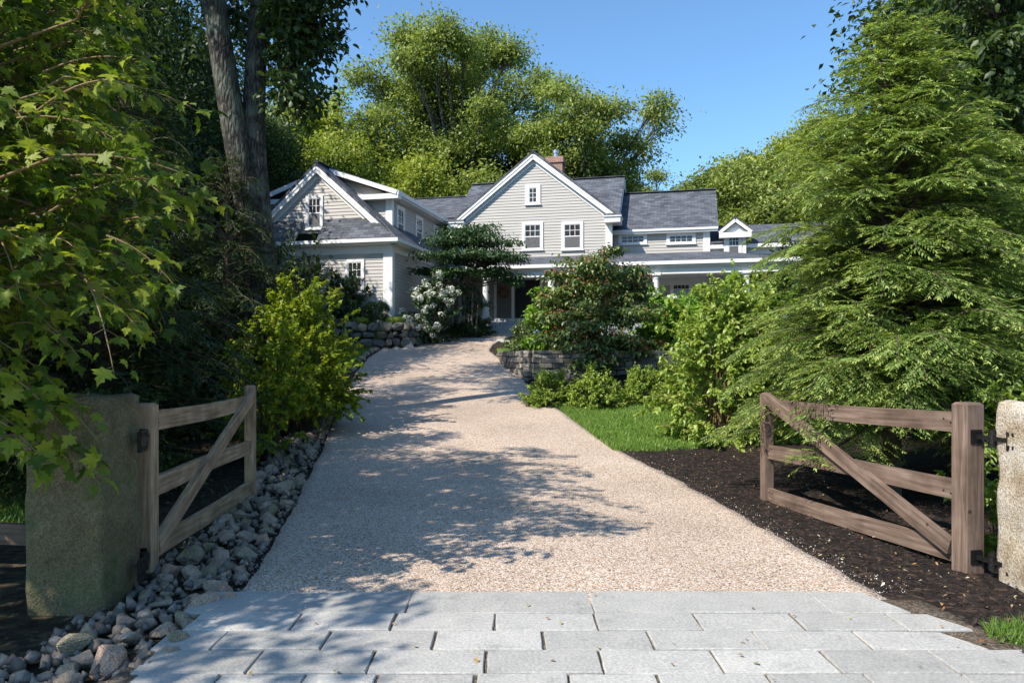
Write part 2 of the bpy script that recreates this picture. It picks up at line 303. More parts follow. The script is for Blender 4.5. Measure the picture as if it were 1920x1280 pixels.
# ------------------------------------------------------------------ object helpers
def tag(o, label=None, cat=None, group=None, kind=None):
    if label: o['label'] = label
    if cat: o['category'] = cat
    if group: o['group'] = group
    if kind: o['kind'] = kind
    return o
def empty(name, loc, rz=0, label=None, cat=None, group=None):
    o = bpy.data.objects.new(name, None); COL.objects.link(o)
    o.location = loc; o.rotation_euler = (0, 0, rz); o.empty_display_size = .3
    return tag(o, label, cat, group)
def link(name, me, mats, parent=None, loc=None, smooth=False):
    for m in (mats if isinstance(mats, (list, tuple)) else [mats]): me.materials.append(m)
    if smooth: me.polygons.foreach_set('use_smooth', np.ones(len(me.polygons), bool))
    o = bpy.data.objects.new(name, me); COL.objects.link(o)
    if parent is not None: o.parent = parent
    if loc is not None: o.location = loc
    return o
def children(o): return [c for c in bpy.data.objects if c.parent == o]
def copy_tree(o, kids):
    c = o.copy(); COL.objects.link(c)
    for k in kids:
        d = k.copy(); d.parent = c; COL.objects.link(d)
    return c

class MB:
    """collects polygons of one mesh, with planar uv per face"""
    def __init__(s): s.v = []; s.f = []; s.uv = []; s.mi = []
    def face(s, pts, uvs=None, mi=0):
        i = len(s.v); s.v += [tuple(p) for p in pts]; s.f.append(tuple(range(i, i + len(pts)))); s.mi.append(mi)
        if uvs is None:
            p0 = Vector(pts[0]); n = (Vector(pts[1]) - p0).cross(Vector(pts[-1]) - p0)
            e = max(((Vector(pts[(k + 1) % len(pts)]) - Vector(pts[k])) for k in range(len(pts))), key=lambda w: w.length)
            e = e.normalized() if e.length > 1e-9 else Vector((1, 0, 0)); n = n.normalized() if n.length > 1e-12 else Vector((0, 0, 1)); t = n.cross(e)
            off = (hash((round(p0.x, 2), round(p0.y, 2), round(p0.z, 2))) % 97) * .37
            uvs = [((Vector(p) - p0).dot(e) + off, (Vector(p) - p0).dot(t) + off) for p in pts]
        s.uv.append(uvs)
    def hexa(s, b, t, mi=0):
        """b, t: four bottom and four top points, same winding (ccw seen from above)"""
        s.face(t, mi=mi); s.face(b[::-1], mi=mi)
        for k in range(4):
            j = (k + 1) % 4; s.face([b[k], b[j], t[j], t[k]], mi=mi)
    def box(s, x0, x1, y0, y1, z0, z1, mi=0):
        b = [(x0, y0, z0), (x1, y0, z0), (x1, y1, z0), (x0, y1, z0)]; t = [(p[0], p[1], z1) for p in b]
        s.hexa(b, t, mi)
    def beam(s, p, q, w, h, up=(0, 0, 1), mi=0):
        p = Vector(p); q = Vector(q); d = (q - p).normalized(); up = Vector(up); sd = d.cross(up).normalized(); u2 = sd.cross(d).normalized()
        a = sd * (w / 2); b = u2 * (h / 2)
        bb = [p - a - b, p + a - b, q + a - b, q - a - b]; tt = [p - a + b, p + a + b, q + a + b, q - a + b]
        s.hexa(bb, tt, mi)
    def lathe(s, c, prof, n=20, mi=0):
        c = Vector(c)
        rings = [[c + Vector((r * math.cos(2 * math.pi * k / n), r * math.sin(2 * math.pi * k / n), z)) for k in range(n)] for r, z in prof]
        for a, b in zip(rings, rings[1:]):
            for k in range(n):
                j = (k + 1) % n; s.face([a[k], a[j], b[j], b[k]], mi=mi)
        s.face(rings[-1], mi=mi); s.face(rings[0][::-1], mi=mi)
    def mesh(s, name, weld=False):
        me = bpy.data.meshes.new(name); me.from_pydata(s.v, [], s.f)
        ul = me.uv_layers.new(name='UVMap'); flat = [c for f in s.uv for uv in f for c in uv]
        ul.data.foreach_set('uv', flat); me.polygons.foreach_set('material_index', s.mi)
        if weld:
            bm = bmesh.new(); bm.from_mesh(me); bmesh.ops.remove_doubles(bm, verts=bm.verts, dist=1e-4); bm.to_mesh(me); bm.free()
        me.update(); return me
    def build(s, name, mats, parent=None, loc=None, smooth=False, weld=False, bevel=0):
        o = link(name, s.mesh(name, weld or bevel > 0), mats, parent, loc, smooth)
        if bevel:
            bv = o.modifiers.new('edge', 'BEVEL'); bv.width = bevel; bv.segments = 2; bv.limit_method = 'ANGLE'
        return o

def np_mesh(name, V, Fa, k):
    """V (n,3) verts, Fa (m,k) faces"""
    me = bpy.data.meshes.new(name)
    me.vertices.add(len(V)); me.vertices.foreach_set('co', np.ascontiguousarray(V, np.float32).ravel())
    me.loops.add(Fa.size); me.loops.foreach_set('vertex_index', np.ascontiguousarray(Fa, np.int32).ravel())
    me.polygons.add(len(Fa)); me.polygons.foreach_set('loop_start', np.arange(0, Fa.size, k, dtype=np.int32))
    me.update(calc_edges=True)
    return me

# leaf templates: (verts, faces all triangles)
T_DIAM = (np.array([(0, 0, 0), (.45, .3, .07), (1, 0, -.06), (.45, -.3, .07)]), np.array([(0, 2, 1), (0, 3, 2)]))
T_OVAL = (np.array([(0, 0, 0), (.28, .26, .07), (.68, .23, .05), (1, 0, -.1), (.68, -.23, .05), (.28, -.26, .07), (.5, 0, 0)]),
          np.array([(0, 6, 1), (1, 6, 2), (2, 6, 3), (3, 6, 4), (4, 6, 5), (5, 6, 0)]))
T_NEED = (np.array([(0, 0, 0), (.4, .17, .03), (1, 0, -.04), (.4, -.17, .03)]), np.array([(0, 2, 1), (0, 3, 2)]))
T_BLADE = (np.array([(0, .05, 0), (0, -.05, 0), (1, 0, .12)]), np.array([(0, 1, 2)]))
_mh = [(0, .02, 0), (-.10, .26, -.05), (.10, .24, .02), (.24, .56, -.07), (.36, .34, .02), (.46, .40, 0), (.50, .15, .03), (.70, .22, 0), (.78, .09, 0), (1, 0, -.12)]
_mv = [(0.33, 0, -.02)] + _mh + [(x, -y, z) for x, y, z in _mh[-2::-1]]
T_MAPLE = (np.array(_mv), np.array([(0, k + 1, k) for k in range(1, len(_mv) - 1)] + [(0, 1, len(_mv) - 1)]))

def nrm(a): return a / np.maximum(np.linalg.norm(a, axis=1, keepdims=True), 1e-9)
def rand_unit(n, rng=RNG): return nrm(rng.normal(size=(n, 3)))

def leaf_arrays(Pn, D, Nn, S, tmpl, curl=1.0):
    T, Fa = tmpl
    D = nrm(D); B = nrm(np.cross(Nn, D)); N2 = np.cross(D, B)
    crl = np.random.default_rng(len(Pn)).random((len(Pn), 2)); wd = .75 + .5 * crl[:, 1:2]
    zz = T[None, :, 2] * (.3 + 1.6 * crl[:, 1:2]) - (crl[:, 0:1] * .45 - .08) * curl * T[None, :, 0] ** 2
    V = Pn[:, None, :] + S[:, None, None] * (T[None, :, 0:1] * D[:, None, :] + (T[None, :, 1] * wd)[:, :, None] * B[:, None, :] + zz[:, :, None] * N2[:, None, :])
    n, k = len(Pn), len(T)
    FF = (Fa[None] + (np.arange(n) * k)[:, None, None]).reshape(-1, 3)
    return V.reshape(-1, 3), FF, len(Fa)
def leaf_mesh(name, Pn, D, Nn, S, tmpl, mi=None, curl=1.0):
    V, FF, nf = leaf_arrays(Pn, D, Nn, S, tmpl, curl)
    me = np_mesh(name, V, FF, 3)
    if mi is not None: me.polygons.foreach_set('material_index', np.repeat(mi.astype(np.int32), nf))
    return me

def tube_mesh(name, lines, sides=5):
    """lines: list of (points list, radii list)"""
    Vs = []; Fs = []; off = 0
    ang = np.linspace(0, 2 * np.pi, sides, endpoint=False); ca = np.cos(ang)[:, None]; sa = np.sin(ang)[:, None]
    for pts, rad in lines:
        p = np.asarray(pts, float); n = len(p)
        d = np.gradient(p, axis=0); d = nrm(d)
        ref = np.array([0, 0, 1.0]) if abs(d[0, 2]) < .9 else np.array([1.0, 0, 0])
        a = nrm(np.cross(d, ref[None])); b = np.cross(d, a)
        for i in range(n): Vs.append(p[i] + rad[i] * (ca * a[i] + sa * b[i]))
        for i in range(n - 1):
            for s in range(sides):
                t = (s + 1) % sides
                Fs.append((off + i * sides + s, off + i * sides + t, off + (i + 1) * sides + t, off + (i + 1) * sides + s))
        off += n * sides
    return np_mesh(name, np.concatenate(Vs), np.array(Fs), 4)

def bez(a, b, c, n):
    t = np.linspace(0, 1, n)[:, None]
    return (1 - t) ** 2 * np.asarray(a, float) + 2 * t * (1 - t) * np.asarray(b, float) + t * t * np.asarray(c, float)

# ------------------------------------------------------------------ ground, drive, beds
def axis(lo, hi, d0, d1, step):
    a = [lo, lo * .5 if lo < d0 * 2 else d0 - 8, d0 - 20, d0 - 8] if lo < d0 - 20 else [lo]
    return np.unique(np.concatenate([np.array(sorted(set(a))), np.arange(d0, d1 + 1e-6, step), np.array([d1 + 6, d1 + 15, d1 + 30, d1 + 60, d1 + 120, hi])]))
xs = np.unique(np.concatenate([[-500, -250, -120, -60, -40, -28, -22, -18], np.arange(-15, 15.01, .3), [18, 22, 28, 40, 60, 120, 250, 500]]))
ys = np.unique(np.concatenate([[-300, -100, -40, -20, -10, -6], np.arange(-3, 36.01, .3), np.arange(38, 92, 3), [110, 150, 220, 350, 600]]))
XX, YY = np.meshgrid(xs, ys)
V = np.stack([XX.ravel(), YY.ravel(), G(XX.ravel(), YY.ravel()) - .03], 1)
nx, ny = len(xs), len(ys)
ii, jj = np.meshgrid(np.arange(nx - 1), np.arange(ny - 1)); i0 = (jj * nx + ii).ravel()
tag(link('ground', np_mesh('ground', V, np.stack([i0, i0 + 1, i0 + nx + 1, i0 + nx], 1), 4), M['soil'], smooth=True), kind='structure')

def resample(pts, n):
    p = np.asarray(pts, float); d = np.r_[0, np.cumsum(np.linalg.norm(np.diff(p, axis=0), axis=1))]
    t = np.linspace(0, d[-1], n); r = np.stack([np.interp(t, d, p[:, k]) for k in range(p.shape[1])], 1)
    for _ in range(2): r[1:-1] = .25 * r[:-2] + .5 * r[1:-1] + .25 * r[2:]
    return r
def loft(name, A, B, nl, nc, dz, mat, rough_z=0.0, edge=0.0, crown=0.0):
    A = resample(A, nl); B = resample(B, nl)
    t = np.concatenate([[0, .006], np.linspace(.03, .97, nc - 4), [.994, 1]])
    if edge:
        A = A + RNG.normal(size=A.shape) * edge; B = B + RNG.normal(size=B.shape) * edge
    XY = A[:, None] * (1 - t)[None, :, None] + B[:, None] * t[None, :, None]
    x, y = XY[..., 0].ravel(), XY[..., 1].ravel()
    z = G(x, y) + dz + crown * np.tile(np.sin(np.pi * t), nl)
    if rough_z: z = z + RNG.normal(size=z.shape) * rough_z
    skirt = np.zeros(nl * nc, bool).reshape(nl, nc); skirt[:, 0] = skirt[:, -1] = True; skirt[0] = skirt[-1] = True
    z = np.where(skirt.ravel(), z - dz - .04 - crown * 0, z)
    i, j = np.meshgrid(np.arange(nc - 1), np.arange(nl - 1)); k = (j * nc + i).ravel()
    me = np_mesh(name, np.stack([x, y, z], 1), np.stack([k, k + 1, k + nc + 1, k + nc], 1), 4)
    o = link(name, me, mat, smooth=True); tag(o, kind='structure'); return o

# the drive: its sheet ends just inside the edge lines
ELx = [(EDGE_L[0][0] + .05, 4.45)] + EDGE_L + [(X_at(985, 30.9), 30.9)]
ERx = [(EDGE_R[0][0] + .03, 4.45)] + EDGE_R + [(X_at(1060, 30.3), 30.3)]
loft('driveway', ELx, ERx, 150, 24, .024, M['gravel'], edge=.012, crown=.02)
# pale stone band across the drive near the house
bm_ = MB()
def on_ground(x, y, d=0): return (x, y, g1(x, y) + d)
la, lb = [(X_at(815, 28.6), 28.6), (X_at(885, 28.25), 28.25), (X_at(955, 28.0), 28.0)], [(X_at(815, 29.0), 29.0), (X_at(885, 28.7), 28.7), (X_at(960, 28.4), 28.4)]
loft('stone_band', la, lb, 12, 4, .062, M['paver'])

# mulch and lawns on the right
RB = [ (p[0] + .0, p[1]) for p in EDGE_R[:6]]
loft('mulch_bed', [(2.62, 3.75), (2.5, 4.6)] + [(p[0] - .05, p[1]) for p in EDGE_R[:5]] , [(7.5, 3.4), (7.5, 4.6), (7.5, 6.5), (7.3, 8), (7.2, 9.5), (7.1, 10.5), (7.1, 11.9)], 70, 40, .02, M['mulch'], rough_z=.008, edge=.02, crown=.05)
LAWN_F = [ground_hit(1150, 848), ground_hit(1230, 850), ground_hit(1330, 846), ground_hit(1450, 838), ground_hit(1560, 830)]
LAWN_B = [ground_hit(1046, 768), ground_hit(1110, 766), ground_hit(1190, 762), ground_hit(1300, 757), ground_hit(1420, 752)]
loft('lawn', LAWN_F, LAWN_B, 30, 18, .035, M['turf'])
loft('planting_bed', [(p[0] - .02, p[1] + .05) for p in LAWN_B], [ground_hit(984, 712), (1.0, 19.9), (2.0, 20.2), (3.4, 20.3), (5.2, 20.3)], 30, 14, .015, M['mulch'], rough_z=.008)
LL_F = [ground_hit(640, 700), ground_hit(664, 690), ground_hit(690, 664), ground_hit(728, 644), ground_hit(790, 631)]
LL_B = [(X_at(560, 20), 20.0), (X_at(600, 23.5), 23.5), (X_at(650, 26.0), 26.0), (X_at(720, 26.15), 26.15), (X_at(800, 27.2), 27.2)]
loft('side_lawn', LL_F, LL_B, 24, 12, .03, M['turf'])
loft('lawn_wedge', [(-.35, 23.9), (-.45, 25.0), (-.55, 26.4)], [(-.15, 23.9), (.0, 25.0), (.1, 26.6)], 10, 5, .04, M['turf'])
loft('verge_lawn', [(-12, 7.0), (-9, 6.6), (-4.4, 6.8)], [(-12, 11), (-9, 11), (-4.6, 10.4)], 20, 14, .03, M['turf'])

def grass(name, A, B, n, h, seed, keep=None):
    rng = np.random.default_rng(seed); A = resample(A, 60); B = resample(B, 60)
    k = rng.integers(0, 59, n); f = rng.random(n)[:, None]; t = rng.random(n)[:, None]
    a = A[k] * (1 - f) + A[k + 1] * f; b = B[k] * (1 - f) + B[k + 1] * f; xy = a * (1 - t) + b * t
    p = np.c_[xy, G(xy[:, 0], xy[:, 1]) + .03]
    d = np.c_[rng.normal(size=(n, 2)) * .45, np.ones(n)]
    me = leaf_mesh(name, p, d, rand_unit(n, rng), h * (.5 + rng.random(n)), (T_BLADE[0] * np.array([1, 2.2, 1]), T_BLADE[1]))
    return tag(link(name, me, M['grass_blade']), label='short mown green grass beside the gravel drive', cat='grass', kind='stuff')
grass('grass', LAWN_F, LAWN_B, 60000, .06, 3)
grass('grass', LL_F, LL_B, 30000, .08, 4)
grass('grass', [(-4.6, 3.1), (-2.95, 3.2)], [(-4.6, 4.4), (-3.1, 4.3)], 5000, .07, 6)
grass('grass', [(-9, 6.6), (-4.4, 6.8)], [(-9, 11), (-4.6, 10.4)], 30000, .09, 5)

# ------------------------------------------------------------------ granite paving at the mouth of the drive
pv = MB()
rows = [ (1121, 1161.5, 366, [768, 1109, 1535], 1678), (1163, 1195.5, 358, [555, 738, 928, 1118, 1308, 1495, 1680], 1800),
         (1197, 1232.5, 300, [412, 612, 815, 1019, 1220, 1423, 1616], 1828), (1234, 1278, 268, [478, 696, 912, 1128, 1345, 1556, 1764], 1985),
         (1280, 1326, 235, [395, 560, 700, 890, 1070, 1240, 1450, 1640, 1830], 2040), (1328, 1390, 190, [450, 680, 900, 1120, 1400, 1640, 1880], 2150) ]
for ri, (t, b, l, js, r) in enumerate(rows):
    y1 = F * EYE / (t - HZ); y0 = F * EYE / (b - HZ); ym = (y0 + y1) / 2
    xs_ = [X_at(v, ym) for v in [l] + js + [r]]
    for k in range(len(xs_) - 1):
        gap = .004 + random.random() * .003
        a = xs_[k] + gap; c = xs_[k + 1] - gap; zt = .048 + random.uniform(-.003, .003)
        j = lambda s=.004: random.uniform(-s, s)
        lo = [(a + j(), y0 + .004 + j(.003), -.08), (c + j(), y0 + .004 + j(.003), -.08), (c + j(), y1 - .004 + j(.003), -.08), (a + j(), y1 - .004 + j(.003), -.08)]
        if k == len(xs_) - 2 and ri < 3: lo[2] = (c - .12, y1 - .02, -.08)
        # subdivide the outline so the split edges look rough
        ring = []
        for q in range(4):
            p0, p1 = Vector(lo[q]), Vector(lo[(q + 1) % 4]); nseg = max(2, int((p1 - p0).length / .09)); nn = Vector((-(p1 - p0).y, (p1 - p0).x, 0)).normalized()
            for s in range(nseg):
                ring.append(p0.lerp(p1, s / nseg) + nn * (random.uniform(-.0035, .002) if s else 0))
        cen = sum(ring, Vector()) / len(ring)
        def lev(ins, z): return [Vector((p.x, p.y, 0)) + (Vector((cen.x - p.x, cen.y - p.y, 0)).normalized() * ins) + Vector((0, 0, z)) for p in ring]
        tl = random.uniform(-.006, .006); L0, L1, L2 = lev(0, -.08), lev(0, zt - .007), lev(.006, zt)
        i0_ = len(pv.v); n_ = len(ring); pv.v += [tuple(p) for p in L0 + L1 + L2]
        def addf(ix): pv.f.append(tuple(ix)); pv.mi.append(0); pv.uv.append([(0, 0)] * len(ix))
        for q in range(n_):
            w = (q + 1) % n_
            addf([i0_ + q, i0_ + w, i0_ + n_ + w, i0_ + n_ + q]); addf([i0_ + n_ + q, i0_ + n_ + w, i0_ + 2 * n_ + w, i0_ + 2 * n_ + q])
        addf([i0_ + 2 * n_ + q for q in range(n_)])
tag(pv.build('paving', M['paver']), kind='structure')
loft('paving_bed', [(-2.2, 2.2), (-1.75, 4.88)], [(3.2, 2.2), (2.6, 4.88)], 20, 12, .034, M['joint'])
loft('road_edge', [(-9, -3), (-9, 2.6)], [(9, -3), (9, 2.6)], 10, 10, .02, M['gravel'])

# ------------------------------------------------------------------ rocks along the drive
def rock_mesh(i):
    rng = random.Random(100 + i); bm = bmesh.new()
    for _ in range(rng.randint(11, 16)):
        v = Vector((rng.gauss(0, 1), rng.gauss(0, 1), rng.gauss(0, 1))).normalized() * rng.uniform(.8, 1.05)
        bm.verts.new((v.x * .5, v.y * .4, v.z * .3))
    r = bmesh.ops.convex_hull(bm, input=bm.verts)
    bmesh.ops.delete(bm, geom=[g for g in r['geom_interior'] if isinstance(g, bmesh.types.BMVert)], context='VERTS')
    bmesh.ops.bevel(bm, geom=list(bm.edges), offset=.02, segments=2, affect='EDGES')
    me = bpy.data.meshes.new('rock'); bm.to_mesh(me); bm.free(); return me
rock_data = {}
for i in range(18):
    kind = ['grey', 'grey', 'pinkish', 'greenish', 'grey', 'tan'][i % 6]
    me = rock_mesh(i); me.materials.append(ROCKM[kind]); rock_data.setdefault(kind, []).append(me)
def rock_band_at(y):
    # left and right limit of the rock strip at depth y
    r = np.interp(y, [2.9, 3.6, 4.3, 4.88, 5.6, 7, 9, 11, 14, 17, 20], [-1.95, -1.82, -1.78, -1.80, -1.85, -1.98, -2.3, -2.65, -3.05, -3.5, -3.9])
    r = min(r, float(np.interp(y, _ely, _elx)) - .04) if y > 5.2 else r - .02
    w = np.interp(y, [2.9, 3.6, 4.4, 5.2, 6.2, 8, 10, 13, 17, 22], [.75, .72, .7, .62, .6, .58, .6, .6, .5, .4])
    return r - w, r
placed = []
rr = random.Random(5)
def zone_label(kind, y):
    k = {'grey': 'grey', 'pinkish': 'pinkish', 'greenish': 'dark greenish', 'tan': 'tan'}[kind]
    if y < 4.9: return f'{k} angular rock heaped at the left end of the paving stones'
    if y < 8.4: return f'{k} angular rock in the strip between gate and gravel drive'
    return f'{k} angular rock edging the drive below the leafy shrubs'
n_rocks = 0
tries = 0
while n_rocks < 262 and tries < 20000:
    tries += 1
    y = 2.95 + 13.5 * rr.random() ** 1.75
    a, b = rock_band_at(y); x = rr.uniform(a, b)
    s = rr.choice([.10, .13, .15, .17, .2, .25]) * (1.0 if y < 8 else 1.1)
    if any((x - q[0]) ** 2 + (y - q[1]) ** 2 < (.34 * (s + q[2])) ** 2 for q in placed): continue
    placed.append((x, y, s))
    kind = rr.choice(['grey', 'grey', 'pinkish', 'greenish', 'tan', 'grey'])
    o = bpy.data.objects.new('rock', rr.choice(rock_data[kind])); COL.objects.link(o)
    o.location = (x, y, g1(x, y) + s * rr.uniform(-.02, .14)); o.rotation_euler = (rr.uniform(-.5, .5), rr.uniform(-.5, .5), rr.uniform(0, 6.3))
    o.scale = (s * rr.uniform(.9, 1.2), s * rr.uniform(.9, 1.3), s * rr.uniform(.9, 1.5))
    tag(o, zone_label(kind, y), 'rock', 'rocks along the left side of the drive'); n_rocks += 1
for k in range(30):
    t = k / 29; px = 668 + (800 - 668) * t; py = np.interp(px, [668, 692, 728, 780, 842], [697, 668, 647, 634, 626]) - .5
    x, y = ground_hit(px - 7, py); s = rr.uniform(.22, .42); kind = rr.choice(['grey', 'pinkish', 'tan'])
    o = bpy.data.objects.new('rock', rr.choice(rock_data[kind])); COL.objects.link(o)
    o.location = (x, y, g1(x, y) + .06); o.rotation_euler = (rr.uniform(-.3, .3), rr.uniform(-.3, .3), rr.uniform(0, 6.3)); o.scale = (s, s, s)
    tag(o, f'{kind} rock edging the drive in front of the small lawn', 'rock', 'rocks along the left side of the drive')
# small stones filling between
def pebbles(name, pts, smin, smax, mat, label, seed):
    rng = np.random.default_rng(seed); n = len(pts)
    T = np.array([(1, 0, -.2), (-.5, .8, -.2), (-.6, -.7, -.1), (.1, 0, .7), (.5, .5, .35), (-.3, -.2, .6)]); Fa = np.array([(0, 4, 3), (4, 1, 3), (1, 5, 3), (1, 2, 5), (2, 0, 5), (0, 3, 5), (0, 1, 4), (0, 2, 1)])
    a = rng.random(n) * 6.28
    me = leaf_mesh(name, pts, np.c_[np.cos(a), np.sin(a), rng.normal(size=n) * .2], np.c_[rng.normal(size=(n, 2)) * .2, np.ones(n)], smin + (smax - smin) * rng.random(n) ** 2, (T, Fa))
    return tag(link(name, me, mat), label=label, cat='gravel', kind='stuff')
pts = []
for _ in range(1500):
    y = 2.95 + 13 * random.random() ** 1.7; a, b = rock_band_at(y); x = random.uniform(a - .1, b + .03); pts.append((x, y, g1(x, y) + .01))
pebbles('rubble', np.array(pts), .02, .06, island_granite('rubble_stone', (.11, .095, .08), (.32, .27, .22), 30), 'small broken stones filling between the larger rocks', 21)
pts = []
for _ in range(1500):
    k = random.random(); side = random.random() < .7
    y = 4.9 + 9 * k ** 1.4; ex = float(np.interp(y, _ery, _erx)) if side else float(np.interp(y, _ely, _elx))
    x = ex + abs(random.gauss(0, .22)) * (1 if side else -.6) - (.10 if side else -.10); pts.append((x, y, g1(x, y) + .025))
pebbles('loose_gravel', np.array(pts), .003, .008, island_granite('loose_chips', (.34, .24, .17), (.8, .76, .72), 30), 'loose beige gravel chips spilled along the drive edges', 22)
# bark and straw flecks on the mulch
rng = np.random.default_rng(31); n = 9000
y = 3.8 + 7.5 * rng.random(n) ** 1.3; ex = np.where(y < 4.9, 2.62, np.interp(y, _ery, _erx)); x = ex + 3.6 * rng.random(n) ** 1.2
p = np.c_[x, y, G(x, y) + .05 + .03 * rng.random(n)]
a = rng.random(n) * 6.28
me = leaf_mesh('bark_chips', p, np.c_[np.cos(a), np.sin(a), rng.normal(size=n) * .25], np.c_[rng.normal(size=(n, 2)) * .4, np.ones(n)], .012 + .035 * rng.random(n) ** 2, T_NEED,
               (rng.random(n) < .10).astype(int))
tag(link('bark_chips', me, [simple_mat('bark_chip', (.03, .021, .017), (.05, .035, .028), 30, .9), leaf_mat('dry_leaf_fleck', (.3, .14, .04), (.5, .36, .2), (.7, .62, .5), .1, tint=(1, 1, 1))]),
    label='dark bark mulch chips with dry leaf flecks', cat='mulch', kind='stuff')
# few dry leaves on the paving and drive
n = 150; x = -1.6 + 4.6 * rng.random(n); y = 3.4 + 3.8 * rng.random(n) ** 1.3
me = leaf_mesh('leaf_litter', np.c_[x, y, np.full(n, .062)], np.c_[rng.normal(size=(n, 2)), np.zeros(n)], np.c_[rng.normal(size=(n, 2)) * .2, np.ones(n)], .012 + .03 * rng.random(n) ** 2, T_DIAM)
tag(link('leaf_litter', me, leaf_mat('fallen_leaf', (.25, .1, .03), (.4, .25, .08), (.3, .34, .1), .1, tint=(1, 1, 1))), label='scattered fallen leaves on the paving stones', cat='leaf litter', kind='stuff')

# ------------------------------------------------------------------ granite gate posts
def granite_post(x0, x1, y0, y1, h, seed, mat, label, amp=.02):
    e = empty('granite_post', ((x0 + x1) / 2, (y0 + y1) / 2, 0), 0, label, 'gate post', 'granite posts either side of the drive')
    bm = bmesh.new(); bmesh.ops.create_cube(bm, size=1)
    bmesh.ops.subdivide_edges(bm, edges=bm.edges, cuts=15, use_grid_fill=True)
    from mathutils import noise
    w, d = x1 - x0, y1 - y0
    for v in bm.verts:
        c = Vector((v.co.x * w, v.co.y * d, (v.co.z + .5) * (h + .15) - .15))
        q = c * 3.2 + Vector((seed, 0, 0)); n = Vector((noise.noise(q), noise.noise(q + Vector((9, 3, 1))), noise.noise(q + Vector((4, 8, 2)))))
        n2 = Vector((noise.noise(q * 4), noise.noise(q * 4 + Vector((5, 1, 1))), noise.noise(q * 4.0 + Vector((1, 7, 3)))))
        # round the arrises a little
        ax, ay, az = abs(v.co.x) * 2, abs(v.co.y) * 2, max(0, v.co.z * 2)
        e_ = max(0, ax - .86) + max(0, ay - .86) + max(0, az - .93)
        if e_ > .2: c.x *= .965; c.y *= .965; c.z -= .012 if az > .95 else 0
        v.co = c + n * amp + n2 * amp * .45
    for f in bm.faces: f.smooth = True
    me = bpy.data.meshes.new('shaft'); bm.to_mesh(me); bm.free()
    link('shaft', me, mat, e); return e
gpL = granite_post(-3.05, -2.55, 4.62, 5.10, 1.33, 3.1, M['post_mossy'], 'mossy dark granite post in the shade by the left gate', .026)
gpR = granite_post(3.34, 3.9, 4.50, 5.12, 1.28, 8.7, M['post_clean'], 'sunlit tan granite post with lichen at the right edge', .028)

